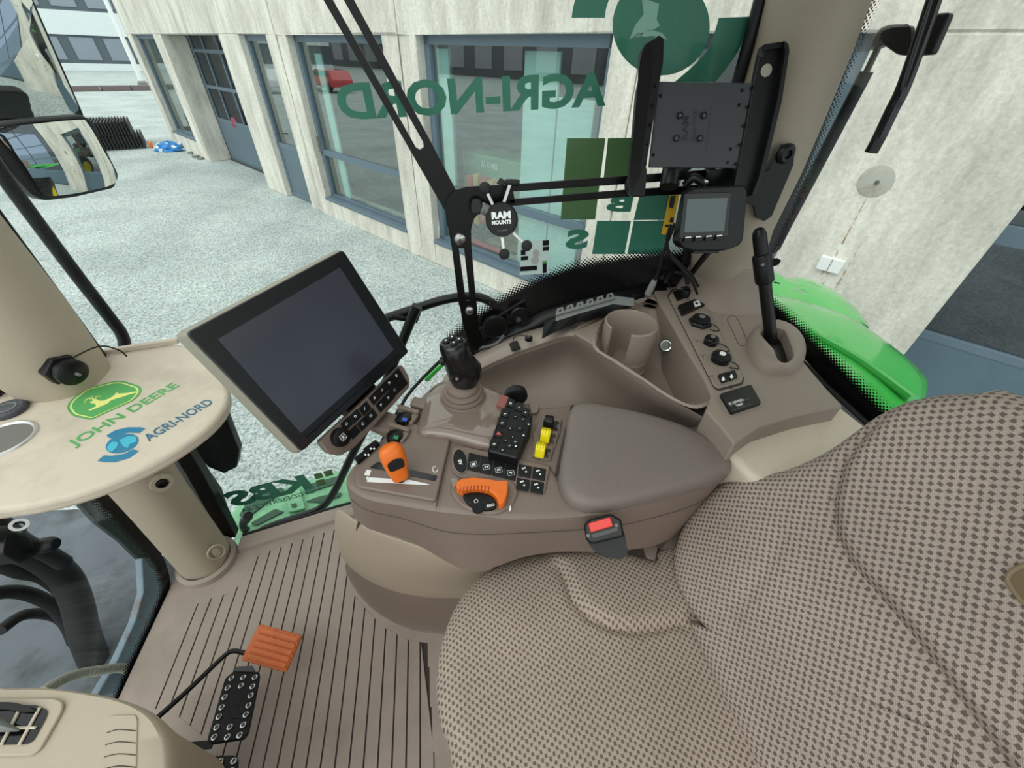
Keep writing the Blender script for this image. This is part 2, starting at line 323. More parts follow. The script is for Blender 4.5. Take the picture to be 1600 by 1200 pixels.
# garage doors (recessed .55)
def garage(s0, s1, top, rails, mull, off, solidz):
    f = MB()
    for z in rails: bb(f, s0, s1, z - .035, z + .035, off, off + .06)
    for m in mull: bb(f, m - .03, m + .03, solidz, top, off, off + .06)
    o = obj('garage_door', f, M['blue_frame'], shop, smooth=False, bevel=.006)
    p = MB(); bb(p, s0, s1, GZ + .03, solidz, off + .005, off + .055); obj('door_panel', p, M['blue_panel'], o, smooth=False)
    g = MB(); bb(g, s0, s1, solidz, top, off + .03, off + .036); obj('pane', g, M['garageglass'], o, smooth=False)
garage(11.0, 14.8, 4.2, (-.3, .42, 1.14, 1.86, 2.58, 3.3, 4.1), (11.1, 11.95, 12.9, 13.85, 14.7), .55, -.3)
garage(-5.6, -.56, 3.4, (-.38, .38, .44, 1.2, 2.0, 2.8), (-.60, -3.0, -5.5), .55, -.38)
# things fixed to the concrete
t = thing('wall_plate', B(.14, .69), 'round grey steel cover plate on bright concrete pier above the white box', 'plate')
m = MB().lathe([(.094, 0), (.094, .006), (.088, .008)], B(.14, .69, 0), NB, 40); obj('disc', m, M['plate'], t)
m = MB().lathe([(.014, .008), (.012, .016)], B(.13, .685, 0), NB, 16); obj('bolt', m, M['steel'], t)
t = thing('junction_box', B(.14, .13), 'small white square electrical box mounted on bright concrete pier', 'box')
m = MB(); bb(m, .06, .21, .08, .18, -.035, 0); obj('box_body', m, M['white'], t, bevel=.006)
m = MB(); bb(m, .132, .136, .085, .175, -.038, -.03); obj('seam', m, M['grey'], t, smooth=False)
def stainmat():
    m, nt, b = base('rust_stain'); out = nt.nodes['Material Output']; b.inputs['Base Color'].default_value = lin((176, 136, 96)) + (1,); b.inputs['Roughness'].default_value = .9
    tc = N(nt, 'ShaderNodeTexCoord'); nz = N(nt, 'ShaderNodeTexNoise', inp={'Vector': tc.outputs['Object'], 'Scale': 22.0, 'Detail': 5.0})
    f = N(nt, 'ShaderNodeMapRange', inp={0: nz.outputs['Fac'], 1: .42, 2: .62, 3: 0.0, 4: .7}).outputs[0]; tr = N(nt, 'ShaderNodeBsdfTransparent'); mx = N(nt, 'ShaderNodeMixShader', inp={0: f, 1: tr.outputs[0], 2: b.outputs[0]}); nt.links.new(mx.outputs[0], out.inputs[0]); return m
smt = stainmat()
for s0, s1, z0, z1 in ((.125, .140, .19, .60), (.10, .17, -.35, .08), (.02, .035, -.05, .30)):
    m = MB(); m.add([B(s0 + .012, z1, -.0015), B(s1 - .012 if s1 - s0 > .03 else s1, z1, -.0015), B(s1, z0, -.0015), B(s0, z0, -.0015)], [(0, 1, 2, 3)]); obj('rust_streak', m, smt, shop, smooth=False)
# inside the workshop, seen through the glass
for i, (a, b, z0, z1, off, lab) in enumerate([(4.55, 4.76, -.9, 1.3, .2, 'narrow pale mint panel just inside left edge of the big window'), (2.95, 3.4, -.95, 1.3, .22, 'wide pale mint panel standing inside the big window, its left half'), (2.5, 2.93, -.95, .95, .22, 'pale mint panel inside the big window behind the olive decal squares'), (7.55, 7.75, -.95, 1.2, .2, 'slim pale mint panel inside the second window left edge')]):
    m = MB(); bb(m, a, b, z0, z1, off, off + .03); tag(obj('blind_panel', m, M['mint'], smooth=False, bevel=.004), lab, 'panel', 'mint panels inside the workshop')
m = MB(); bb(m, 3.42, 4.78, -.45, .22, .55, 1.1); gb = tag(obj('green_container', m, M['green'] if 0 else mat('container_green', (120, 170, 130), .6), smooth=False, bevel=.02), 'pale green steel container with white numbers inside the workshop window', 'container')
fr = Fr(B(0, 0, .535), -U, (0, 0, 1))
for s_ in (3.43, 4.72):
    for o_ in (.57, 1.04): m = MB(); bb(m, s_, s_ + .05, GZ + .03, -.44, o_, o_ + .05); obj('leg', m, M['greendark'], gb, smooth=False)
a0, b0 = fr.px(751, 257); a1, b1 = fr.px(777, 250); text('number_marking', 'ZA X 1403', fr, a0, b0 - .02, abs(a1 - a0), .07, M['white'], gb, c=-0.001)
t = thing('reflection_tractor', B(3.9, GZ + .03, 3.6), 'dim green tractor shape behind the big window, standing in for a reflection', 'tractor')  # tractor shape added behind the glass in place of a mirrored one
m = MB(); m.prism([B(3.3, .25, 2.6), B(3.3, 1.05, 2.6), B(3.5, 1.18, 2.6), B(4.35, 1.1, 2.6), B(4.45, .95, 2.6), B(4.45, .25, 2.6)], -NB * 1.6); obj('bonnet', m, mat('dim_green', (70, 110, 66), .4), t, bevel=.06)
m = MB(); bb(m, 4.46, 4.5, .3, .95, 2.7, 4.0); obj('grille', m, M['black'], t, smooth=False)
for s_, r_ in ((4.05, .42), (2.7, .75)): m = MB(); m.lathe([(r_ * .5, 0), (r_, .02), (r_, .3), (r_ * .5, .32)], B(s_, GZ + .03 + r_, 2.3), -NB, 28); obj('wheel', m, M['rubber'], t)
m = MB(); bb(m, 2.1, 3.2, .2, 1.15, 2.7, 4.1); obj('cab_body', m, M['black'], t, smooth=False, bevel=.05)
m = MB(); bb(m, 2.1, 3.3, 2.2, 2.3, 2.7, 4.1)
for s_ in (2.15, 3.15): bb(m, s_, s_ + .06, 1.1, 2.25, 2.7, 2.76)
obj('cab_frame', m, M['black'], t, smooth=False)
t = thing('wooden_pallet', B(3.9, GZ + .03, .9), 'light wooden pallet on the workshop floor behind the phone grip', 'pallet')
wood = mat('pallet_wood', (196, 172, 126), .8)
for k in range(5): m = MB(); bb(m, 3.52, 4.38, GZ + .33, GZ + .36, .62 + k * .13, .72 + k * .13); obj('board', m, wood, t, smooth=False)
for k in range(3): m = MB(); bb(m, 3.54 + k * .36, 3.64 + k * .36, GZ + .03, GZ + .33, .62, 1.24); obj('block', m, wood, t, smooth=False)
redm = mat('machine_red', (214, 52, 44), .4); yel = mat('machine_yellow', (226, 170, 40), .4)
t = thing('red_jack', B(4.1, -.6, .34), 'red and yellow workshop tool parts lying inside the window', 'tool')
for k, (s, z, mm) in enumerate([(4.35, .02, redm), (4.22, -.02, yel), (4.08, .03, redm), (3.95, -.05, yel), (3.8, -.03, redm)]):
    m = MB(); bb(m, s, s + .09, z - .60, z - .02 + .07 * (k % 2), .30, .38 + .02 * k); obj('tool_part', m, mm, t, bevel=.01)
m = MB(); bb(m, 3.75, 4.55, -.93, -.9, .3, .45); tag(obj('window_shelf_tool', m, redm, bevel=.01), 'low red bar lying at the foot of the big window', 'tool')
# far white office building
FO = PZ(110, 110, GZ); FW = V((.4678, -.8839, 0)).normalized(); FN = V((-FW.y, FW.x, 0))
if FN.dot(CAM - FO) < 0: FN = -FN
def FB(px, py): p = PL(px, py, FO, FN); return (p - FO).dot(FW), p.z
def fb(mb, s0, s1, z0, z1, o0, o1):
    q = lambda s, z, o: FO + FW * s + V((0, 0, z - GZ)) + FN * o
    return mb.add([q(s0, z0, o0), q(s1, z0, o0), q(s1, z0, o1), q(s0, z0, o1), q(s0, z1, o0), q(s1, z1, o0), q(s1, z1, o1), q(s0, z1, o1)], BF)
far = thing('office_building', FO, 'long white office building with grey strip windows across the yard', 'building')
zs = [FB(120, y)[1] for y in (99, 96, 57, 54.5, 17, 14, -30)]
m = MB(); fb(m, -45, 40, GZ, zs[0], -12, 0); fb(m, -45, 40, zs[3] - .0, zs[4], -12, 0); fb(m, -45, 40, zs[6], zs[6] + 6, -12, 0); obj('wall', m, M['white_wall'], far, smooth=False)
m = MB(); fb(m, -45, 40, zs[0], zs[3], -12, -.25); fb(m, -45, 40, zs[4], zs[6], -12, -.25); obj('window_band', m, M['dark_slate'], far, smooth=False)
edges = [(-.5, 107), (123, 160), (172, 215), (225, 262)]
s_a = [FB(x, 88)[0] for x in (20, 58, 70, 104, 121, 158, 173, 210, 226, 262)]
for z0, z1 in ((zs[0] + .3, zs[3] - .2), (zs[4] + .3, zs[6] - .2)):
    for k in range(5): m = MB(); fb(m, s_a[2 * k], s_a[2 * k + 1], z0, z1, -.3, -.15); obj('window', m, M['farglass'], far, smooth=False)
p0, p1 = PZ(98, 144, GZ), PZ(260, 141, GZ); d = (p1 - p0).normalized(); q = V((-d.y, d.x, 0))
m = MB(); k = 0
A = p0 - d * 14
for i in range(26): m.prism([A + d * (i * 1.6), A + d * (i * 1.6 + 1.5), A + d * (i * 1.6 + 1.5) + q * .7, A + d * (i * 1.6) + q * .7], (0, 0, .28))
tag(obj('kerb', m, mat('kerb_dark', (112, 100, 100), .8), smooth=False), 'dark segmented kerb line crossing the far end of the yard', 'kerb')
pb = PZ(226, 137, GZ)
t = thing('flagpole', pb, 'slim white pole standing in front of the far office building', 'pole')
m = MB().lathe([(.16, 0), (.10, 9)], pb, (0, 0, 1), 14); obj('pole', m, M['white'], t)
m = MB().lathe([(.3, 0), (.3, .3), (.2, .4)], pb, (0, 0, 1), 14); obj('foot', m, M['grey'], t)
# pile of black grates
gp = PZ(152, 237, GZ); gq = PZ(232, 232, GZ)
gd = (gq - gp); gl = gd.length; gd.normalize(); gn = V((-gd.y, gd.x, 0))
if gn.dot(CAM - gp) > 0: gn = -gn
for lay in range(2):
    L = gl * (1.0 if lay == 0 else .86); o0 = gp - gd * .9
    t = thing('plastic_grate_stack', o0 + V((0, 0, .02 + lay * .36)), ['lower bundle of black plastic grates lying on the yard asphalt', 'upper bundle of black plastic grates stacked on the lower bundle'][lay], 'grates')
    nn = 26
    for k in range(nn):
        m = MB(); a = o0 + gd * ((L + .9) * k / nn) + V((0, 0, .02 + lay * .36))
        hh = .33 + random.uniform(-.012, .012)
        m.prism([a, a + gd * (L / nn * .8), a + gd * (L / nn * .8) + gn * 1.5, a + gn * 1.5], (0, 0, hh)); obj('grate', m, M['rubber'], t, smooth=False)
m = MB(); a = gq + gd * .04; m.prism([a, a + gd * .10, a + gd * .10 + gn * .3, a + gn * .3], (0, 0, .16)); tag(obj('orange_crate_end', m, mat('crate_orange', (226, 120, 60), .5), bevel=.03), 'small orange and white item beside the black grate bundles', 'item')
# crumpled bag
bc = PZ(268, 235, GZ); vs_, fs = [], []
m = MB(); n1, n2 = 14, 9
rings = []
for j in range(n2):
    ph = math.pi / 2 * j / (n2 - 1)
    rings.append([bc + V((math.cos(2 * math.pi * i / n1) * .34, math.sin(2 * math.pi * i / n1) * .42, 0)) * (math.cos(ph) + .01) * random.uniform(.75, 1.15) + V((0, 0, .01 + .22 * math.sin(ph) * random.uniform(.7, 1.2))) for i in range(n1)])
m.loft(rings)
def bagmat():
    m_, nt, b = base('bag_blue_white'); tc = N(nt, 'ShaderNodeTexCoord'); nz = N(nt, 'ShaderNodeTexNoise', inp={'Vector': tc.outputs['Object'], 'Scale': 5.0})
    r = N(nt, 'ShaderNodeValToRGB', inp={0: nz.outputs['Fac']}); r.color_ramp.interpolation = 'CONSTANT'; r.color_ramp.elements[0].color = lin((40, 130, 200)) + (1,); r.color_ramp.elements[1].position = .52; r.color_ramp.elements[1].color = lin((228, 236, 240)) + (1,)
    nt.links.new(r.outputs[0], b.inputs['Base Color']); return m_
tag(obj('plastic_bag', m, bagmat(), smooth=False), 'crumpled blue and white plastic bag lying by the building corner', 'bag')
for k, (x, y) in enumerate(((300, 240), (307, 246), (315, 249))):
    c = PZ(x, y, GZ); m = MB(); m.prism([c + V((-.12, -.05, 0)), c + V((.1, -.07, 0)), c + V((.14, .05, 0)), c + V((-.05, .09, 0))], (0, 0, .05)); tag(obj('rubble_piece', m, M['grey'], smooth=False), ['small grey rubble scrap nearest the blue and white bag', 'middle grey rubble scrap at the foot of the concrete pier', 'right-most grey rubble scrap at the foot of the concrete pier'][k], 'rubble', 'rubble at the pier foot')
m = MB(); bb(m, -15, 110, GZ, 7.5, -62, -50); hall = thing('warehouse_hall', B(45, GZ, -56), 'dark grey hall across the yard, seen only as reflection in the windows', 'building'); obj('wall', m, mat('hall_grey', (88, 88, 92), .8), hall, smooth=False)
for k in range(20): m = MB(); bb(m, -13 + k * 6, -9.5 + k * 6, GZ + 1, 2.6, -50, -49.9); obj('door_leaf', m, mat('hall_door', (150, 152, 155), .6) if 'hall_door' not in bpy.data.materials else bpy.data.materials['hall_door'], hall, smooth=False)
# parked cars on the other side of the yard (they show in the window reflections)
def car(c, dirv, col, lab):
    d = V(dirv).normalized(); fr = Fr(c, d, (-d.y, d.x, 0), (0, 0, 1)); t = thing('parked_car', c, lab, 'car')
    prof = [(-2.1, .35), (-2.15, .75), (-2.0, .95), (-1.7, 1.35), (.3, 1.42), (1.0, .98), (1.9, .85), (2.1, .6), (2.05, .35)]
    m = MB(); m.prism([fr.at(a, -.85, b) for a, b in prof], fr.y * 1.7); obj('body', m, mat('car_paint', col, .25, coat=.8), t, bevel=.08, seg=3)
    m = MB()
    for s in (-.86, .86): m.prism([fr.at(-1.65, s - .005, 1.0), fr.at(.75, s - .005, 1.0), fr.at(.25, s - .005, 1.32), fr.at(-1.5, s - .005, 1.3)], fr.y * .01)
    obj('side_window', m, M['black_gloss'], t, smooth=False)
    for a in (-1.35, 1.3):
        for s in (-.88, .68): m = MB().lathe([(.1, 0), (.32, 0), (.33, .1), (.32, .2), (.1, .2)], fr.at(a, s, .33), fr.y, 20); obj('wheel', m, M['rubber'], t)
def mirrorpt(px, py, dist, off=.16):
    p = PL(px, py, B(0, 0, off), NB); dr = (p - CAM).normalized(); dr = dr - NB * 2 * dr.dot(NB); q = p + dr * dist; return V((q.x, q.y, GZ + .03))
def mirrorg(px, py):
    p = PL(px, py, B(0, 0, .16), NB); dr = (p - CAM).normalized(); dr = dr - NB * 2 * dr.dot(NB); return mirrorpt(px, py, (p.z - GZ) / -dr.z)
car(mirrorpt(402, 96, 30), U, (238, 240, 242), 'small white hatchback parked across the yard, mirrored in the workshop door')
car(mirrorpt(470, 98, 37), U, (226, 230, 234), 'pale car parked across the yard beside the red one, seen mirrored')
b_ = bpx(375, 186, .75); m = MB(); m.lathe([(.02, -.30), (.3, -.25), (.42, -.05), (.40, .12), (.25, .28), (.02, .32)], B(b_[0], b_[1] - .1, .95), (0, 0, 1), 20); tag(obj('folded_tarp', m, mat('tarp_plum', (150, 50, 74), .6)), 'plum red bundle behind the sectional garage door glass', 'bundle')
b_ = bpx(288, 205, .5); m = MB(); bb(m, b_[0] - .5, b_[0] + .45, -1.2, b_[1] - .02, .5, .9); tag(obj('yellow_machine', m, mat('machine_amber', (226, 160, 50), .5), bevel=.05), 'amber machine part behind the farthest narrow window', 'machine')
car(mirrorpt(508, 100, 33), U, (206, 40, 52), 'red car parked across the yard, mirrored in the workshop window')
# ================================================================ cab shell
def lerp(a, b, t): return a + (b - a) * t
fl = MB().prism([V(p) for p in [(-.85, -1.15, -.04), (.95, -1.15, -.04), (.93, -.1, -.04), (.862, .356, -.04), (.80, .70, -.04), (.78, .87, -.04), (-.85, .87, -.04)]], (0, 0, .04))
floor_o = struct(obj('floor', fl, M['matdark'], smooth=False)); floor_o['label'] = 'ribbed taupe rubber cab floor mat'
# ribs of the mat (raised strips with narrow grooves between), clipped to the ribbed field
field = [PZ(x, y, 0) for x, y in [(243, 1108), (310, 944), (330, 936), (349, 931), (372, 918), (406, 866), (458, 849), (520, 829), (540, 826), (543, 890), (553, 930), (570, 950), (600, 981), (640, 1001), (668, 1005), (690, 1400), (380, 1400), (330, 1160), (278, 1118)]]
def clipx(y):
    xs = []
    for i in range(len(field)):
        a, b = field[i - 1], field[i]
        if (a.y - y) * (b.y - y) < 0: xs.append(a.x + (b.x - a.x) * (y - a.y) / (b.y - a.y))
    return sorted(xs)
mb = MB(); step = .0315; ys = []; y = .835
while y > -.05: ys.append(y); y -= step
for y in ys:
    a_, b_ = clipx(y), clipx(y - step + .004)
    if len(a_) >= 2 and len(b_) >= 2:
        mb.loft([[V((a_[0], y, 0)), V((a_[-1], y, 0)), V((a_[-1], y, .0035)), V((a_[0], y, .0035))], [V((b_[0], y - step + .004, 0)), V((b_[-1], y - step + .004, 0)), V((b_[-1], y - step + .004, .0035)), V((b_[0], y - step + .004, .0035))]])
struct(obj('floor_ribs', mb, M['mat'], parent=floor_o, smooth=False))
bo = MB()
def strip(y0, y1, xa, xb): bo.box((xa, y0, 0), (xb, y1, .0032))
yy = .872
while yy > -.30:
    y1 = yy - .004; xs = clipx((yy + y1) / 2); xr = .80 + (.865 - .80) * min(1, max(0, (.70 - yy) / .35)) if yy < .70 else .79
    if len(xs) >= 2: strip(y1, yy, xs[-1], xr); strip(y1, yy, -.84, xs[0])
    else: strip(y1, yy, -.84, xr)
    yy = y1
bo.box((-.84, -1.14, 0), (.92, yy, .0032))
struct(obj('floor_border', bo, M['mat'], parent=floor_o, smooth=False))
# sill
m = MB(); A = [PZ(372, 866, .0), PZ(525, 818, .0), V((.905, .0, 0)), V((.93, -.6, 0))]; Bq = [p + V((.055, .0, 0)) for p in A]
m.loft([[a, a + V((.006, 0, .018)), b + V((-.006, 0, .022)), b] for a, b in zip(A, Bq)]); sill = struct(obj('trim_1', m, M['mat'], bevel=.004)); sill['label'] = 'taupe door sill strip'
m = MB(); m.tube([b + V((.004, 0, .012)) for b in Bq], .006, 8); struct(obj('trim_2', m, M['rubber']))
# right side glass
def gx(z): return .875 + .05 * min(1, max(0, z / .6)) ** .8 - .02 * max(0, z - .9)
edge = [(0.0, .37), (.12, .33), (.3, .235), (.42, .165), (.5, .11), (.614, -.005), (.70, -.115), (.76, -.21), (.81, -.33), (.835, -.46), (.842, -.60), (.845, -.72)]
mbg = MB(); rows = []
for z, y0 in [(-.02, .40)] + edge[:-1] + [(.86, -.76), (1.1, -.76), (1.35, -.74), (1.6, -.70)]:
    rows.append([V((gx(z), lerp(y0, .80, t), z)) for t in [i / 8 for i in range(9)]])
mbg.grid(rows); win1 = struct(obj('window_1', mbg, M['cabglass'], solid=.004)); win1['label'] = 'clear right side cab glass'
def frit(name, pts, nrm, win, solid=.05, fade=.045, flip=1):
    m = MB(); rings = []; uvs = []; L = 0; P = catmull([V(p) for p in pts], 6)
    vs_ = []; k = 0
    for i, p in enumerate(P):
        if i: L += (p - P[i - 1]).length
        t = (P[min(i + 1, len(P) - 1)] - P[max(i - 1, 0)]).normalized(); s = t.cross(V(nrm)).normalized() * flip
        for d in (-solid, 0, fade): vs_.append(p + s * d); uvs.append((L, d))
    n = len(P); m.add(vs_, [(3 * i + j, 3 * i + j + 1, 3 * i + 4 + j, 3 * i + 3 + j) for i in range(n - 1) for j in (0, 1)]); m.uv = uvs
    return obj(name, m, M['frit'], win, smooth=False)
frit('frit_band', [(.916 + .004, y, z) for y, z in [(-.02, .645), (-.09, .705), (-.20, .775), (-.33, .826), (-.46, .846), (-.60, .852), (-.74, .854)]], (1, 0, 0), win1, .09, .036, 1)
# thin edge seal on the low part of the pane
m = MB(); m.tube([(gx(z) - .004, y - .004, z) for z, y in edge[:8]], .005, 8, smooth=3); obj('edge_seal', m, M['rubber'], win1)
# windscreen (left of the post) with its frit
m = MB(); m.grid([[V((x, .885, z)) for x in (-.85, -.4, 0, .4, .75)] for z in (-.03, .5, 1.6)]); win2 = struct(obj('window_2', m, M['cabglass'], solid=.004)); win2['label'] = 'windscreen glass ahead of the pedals'
frit('frit_band', [(.30, .880, -.012), (.5, .880, -.008), (.66, .880, .0), (.715, .880, .05), (.74, .880, .16), (.755, .880, .4), (.78, .880, .8), (.82, .880, 1.3)], (0, 1, 0), win2, .02, .03, 1)
# rear window
m = MB(); m.grid([[V((x, -.87, z)) for x in (-.85, -.2, .4, .905)] for z in (.70, 1.1, 1.6)]); win3 = struct(obj('window_3', m, M['cabglass'], solid=.004)); win3['label'] = 'hinged rear window glass behind the seat'
frit('frit_band', [PY(x, y, -.862) for x, y in [(1388, -80), (1352, 0), (1293, 157), (1253, 262), (1219, 345), (1194, 400), (1182, 440), (1190, 468), (1212, 488), (1282, 556), (1332, 608), (1400, 680), (1450, 730)]], (0, -1, 0), win3, .035, .04, 1)
m = MB(); m.tube([PY(x, y, -.845) for x, y in [(1196, 500), (1262, 580), (1370, 680)]], .009, 8); struct(obj('trim_3', m, M['rubber']))
# window rail (grey strip below the rear glass)
t = thing('window_rail', PY(1300, 620, -.82), 'dark grey slotted rail running below the rear window glass', 'rail')
fr = Fr(PY(1268, 600, -.80), PY(1372, 698, -.80) - PY(1268, 600, -.80), (0, -1, 0), (0, 0, 1))
L = (PY(1372, 698, -.80) - PY(1268, 600, -.80)).length
m = MB(); m.fbox(fr, (0, -.012, -.02), (L, .016, .004)); obj('channel', m, M['darksteel'], t, smooth=False, bevel=.003)
m = MB(); m.fbox(fr, (-.10, -.012, -.02), (-.004, .014, .002)); obj('front_channel', m, M['grey'] if 0 else M['black'], t, smooth=False, bevel=.003)
m = MB(); m.prism(frect(fr, L - .035, -.028, L + .03, .022, .012, .002), (0, 0, .012)); obj('end_clip', m, M['black'], t, bevel=.002)
# posts
def post(name, pts, rx, ry, mt, n=28, ex=2.6):
    rings = []
    for (x, y, z, s) in pts:
        r = []
        for i in range(n):
            a = 2 * math.pi * i / n; c, d = math.cos(a), math.sin(a)
            r.append(V((x + rx * s * abs(c) ** (2 / ex) * (1 if c > 0 else -1), y + ry * s * abs(d) ** (2 / ex) * (1 if d > 0 else -1), z)))
        rings.append(r)
    return obj(name, MB().loft(rings), mt)
apr = []
for (x, y, z, s_) in [(.757, .793, 0, 1.0), (.757, .793, .02, 1), (.775, .793, .30, 1), (.795, .79, .62, 1.08), (.798, .79, .69, 1.1)]: apr.append([V((x + .062 * s_ * math.copysign(abs(math.cos(t)) ** .77, math.cos(t)), y + .062 * s_ * math.copysign(abs(math.sin(t)) ** .77, math.sin(t)), z)) for t in [2 * math.pi * i / 28 for i in range(28)]])
for (x, y, w_) in [(82, 596, 132), (52, 545, 138), (20, 498, 138), (-18, 445, 134), (-58, 390, 130), (-125, 300, 126), (-220, 170, 126)]:
    c = PX(x, y, .80); r = w_ / 2 * (c - CAM).dot(RF) / FPX * .93
    apr.append([V((c.x + r * math.copysign(abs(math.cos(t)) ** .85, math.cos(t)), c.y + r * math.copysign(abs(math.sin(t)) ** .85, math.sin(t)), c.z)) for t in [2 * math.pi * i / 28 for i in range(28)]])
apr = [r for i, r in enumerate(apr) if i < 5 or r[0].z > .70]
_a, _b = apr[-2], apr[-1]; _k = (1.63 - _b[0].z) / max(.02, _b[0].z - _a[0].z); apr.append([q + (q - p) * _k for p, q in zip(_a, _b)])
ap = struct(obj('trim_4', MB().loft(apr), M['post'])); ap['label'] = 'beige front right cab post'
m = MB(); c0 = V((.757, .793, 0)); m.lathe([(.066, .0), (.082, .0), (.080, .022), (.068, .026)], c0, (0, 0, 1), 40, cap=False); struct(obj('post_collar', m, M['mat'], ap))
for (x, y, r_) in [(252, 753, .011)]:
    c = PL(x, y, (.74, .74, .4), (.72, .62, .1)); d = V((-.72, -.62, .15)).normalized()
    m = MB().lathe([(.024, .002), (.022, .009), (.013, .009), (.013, .004), (.0, .004)], c, d, 28, cap=False); obj('bolt_recess', m, M['post'], ap)
    m = MB().lathe([(.0115, .003), (.0115, .012), (.007, .013), (.006, .008), (0, .008)], c, d, 20); obj('bolt', m, M['black'], ap)
c = PL(338, 862, (.72, .735, .1), (.72, .62, .0)); d = V((-.72, -.62, .05)).normalized(); fz = Fr(c, (.62, -.72, 0), (0, 0, 1), d)
m = MB(); q = [fz.at(.020 * math.cos(t), .028 * math.sin(t), .001) for t in [2 * math.pi * i / 30 for i in range(31)]]; m.tube(q, .0035, 8); obj('moulded_ring', m, M['post'], ap)
m = MB(); m.prism(frect(fz, -.010, -.018, .010, .018, .01, -.004), fz.z * .008); obj('blank_plug', m, M['post'], ap, bevel=.003)
# black seal between post and side glass
m = MB(); m.loft([[V((x - .012, y - .012, z)), V((x + .02, y - .012, z)), V((x + .02, y + .03, z)), V((x - .012, y + .03, z))] for (x, y, z) in [(.845, .752, 0), (.87, .735, .3), (.885, .72, .69)]]); struct(obj('trim_5', m, M['black'], smooth=False, bevel=.003))
sq = [PX(x, y, .87) for x, y in [(150, 562), (144, 554), (84, 474), (10, 377), (-60, 285), (-160, 150), (-240, 40)]]
m = MB(); m.loft([[p + V((-.010, -.016, 0)), p + V((.014, -.016, 0)), p + V((.014, .016, 0)), p + V((-.010, .016, 0))] for p in sq]); struct(obj('trim_9', m, M['black'], smooth=False, bevel=.003))
# rear right post (tapered tube, leaning with the cab side)
bp = MB(); rings = []
for (x, y, w_) in [(1136, 445, 108), (1134, 425, 106), (1133, 400, 104), (1151, 349, 100), (1187, 262, 112), (1222, 157, 128), (1250, 75, 137), (1272, 0, 147), (1312, -130, 168), (1350, -230, 190)]:
    c = PX(x, y, .87); r = w_ / 2 * (c - CAM).dot(RF) / FPX * .98
    rings.append([V((c.x + r * 1.05 * math.copysign(abs(math.cos(t)) ** .9, math.cos(t)), c.y + r * math.copysign(abs(math.sin(t)) ** .9, math.sin(t)), c.z)) for t in [2 * math.pi * i / 36 for i in range(36)]])
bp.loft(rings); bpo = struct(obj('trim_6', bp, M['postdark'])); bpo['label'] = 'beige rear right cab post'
m = MB(); m.tube([PX(x, y, .905) for x, y in [(1214, -80), (1188, 0), (1172, 60), (1150, 135), (1120, 230), (1082, 350), (1070, 410)]], .012, 10); struct(obj('trim_8', m, M['black']))
# roof and the far (left) side so the cab encloses its light as a cab does
m = MB()
for x0, y0, x1, y1 in ((-.95, -1.0, .93, -.15), (-.95, .85, .93, .95), (-.95, -.15, -.80, .85), (.78, -.15, .93, .85)): m.prism([(x0, y0, 1.62), (x1, y0, 1.62), (x1, y1, 1.62), (x0, y1, 1.62)], (0, 0, .12))
struct(obj('ceiling', m, mat('roof_liner', (200, 196, 188), .9), smooth=False))
m = MB(); m.box((-.80, -.15, 1.66), (.78, .85, 1.666)); struct(obj('added_roof_glass', m, M['cabglass'], smooth=False))  # glazed roof opening added to let more daylight into the cab
m = MB(); m.box((-.93, -1.0, -.04), (-.90, .9, .30)); struct(obj('wall_left', m, M['tan'], smooth=False))
m = MB(); m.box((-.85, -.90, -.04), (.90, -.868, .69)); struct(obj('wall_back', m, M['tan'], smooth=False))
# dark black corner bracket and glass edge strip outside the front post
# ================================================================ exterior parts of the tractor
t = thing('rear_fender', PZ(1330, 560, .5), 'bright green rear fender of the tractor seen through the rear window', 'fender')
def sheet(pts, z, up, name, parent, mt, rings=8, thick=.02):
    P = ccat([PZ(x, y, z) for x, y in pts], 5); c = sum(P, V((0, 0, 0))) / len(P); rr = []
    for k in range(rings + 1):
        s = k / rings; h = up * (1 - s ** 2.6); rr.append([c + (p - c) * max(s, .001) + V((0, 0, h)) for p in P])
    return obj(name, MB().loft(rr, cap=False), mt, parent, solid=thick)
sheet([(1150, 400), (1215, 432), (1260, 434), (1310, 458), (1345, 490), (1357, 522), (1310, 530), (1200, 520), (1120, 450)], .50, .035, 'outer_flare', t, M['green'])
sheet([(1120, 420), (1195, 455), (1260, 472), (1330, 497), (1400, 545), (1440, 582), (1449, 606), (1436, 636), (1400, 660), (1300, 690), (1150, 560)], .58, .02, 'inner_panel', t, M['green'])
m = MB(); m.tube([PZ(1195, 470, .60), PZ(1270, 520, .605), PZ(1340, 560, .605), PZ(1425, 622, .60)], .012, 8, smooth=5); obj('crease', m, M['green'], t)
wc = V((.97, -1.33, -.60))
t = thing('drive_wheel_assembly', wc - V((0, 0, .70)), 'big black rear tyre with yellow rim, seen in the lower mirror', 'wheel')
m = MB().lathe([(.38, -.26), (.62, -.28), (.68, -.22), (.70, 0), (.68, .22), (.62, .28), (.38, .26)], wc, (1, 0, 0), 48, cap=False); obj('tyre', m, M['rubber'], t, solid=.03)
m = MB().lathe([(.02, .1), (.3, .06), (.36, .2), (.40, .27), (.38, .28), (.35, .22), (.3, .10), (.02, .14)], wc, (1, 0, 0), 40, cap=False); obj('rim', m, M['yellow'], t)
for k in range(24):
    a = 2 * math.pi * k / 24; m = MB(); c = wc + V((0, math.cos(a), math.sin(a))) * .69; tt = V((0, -math.sin(a), math.cos(a))); nn = V((0, math.cos(a), math.sin(a)))
    for s in (-1, 1): m.prism([c + V((s * .02, 0, 0)) - tt * .05, c + V((s * .27, 0, 0)) + tt * .06, c + V((s * .27, 0, 0)) + tt * .11, c + V((s * .02, 0, 0))], nn * .045)
    obj('lug', m, M['rubber'], t, smooth=False)
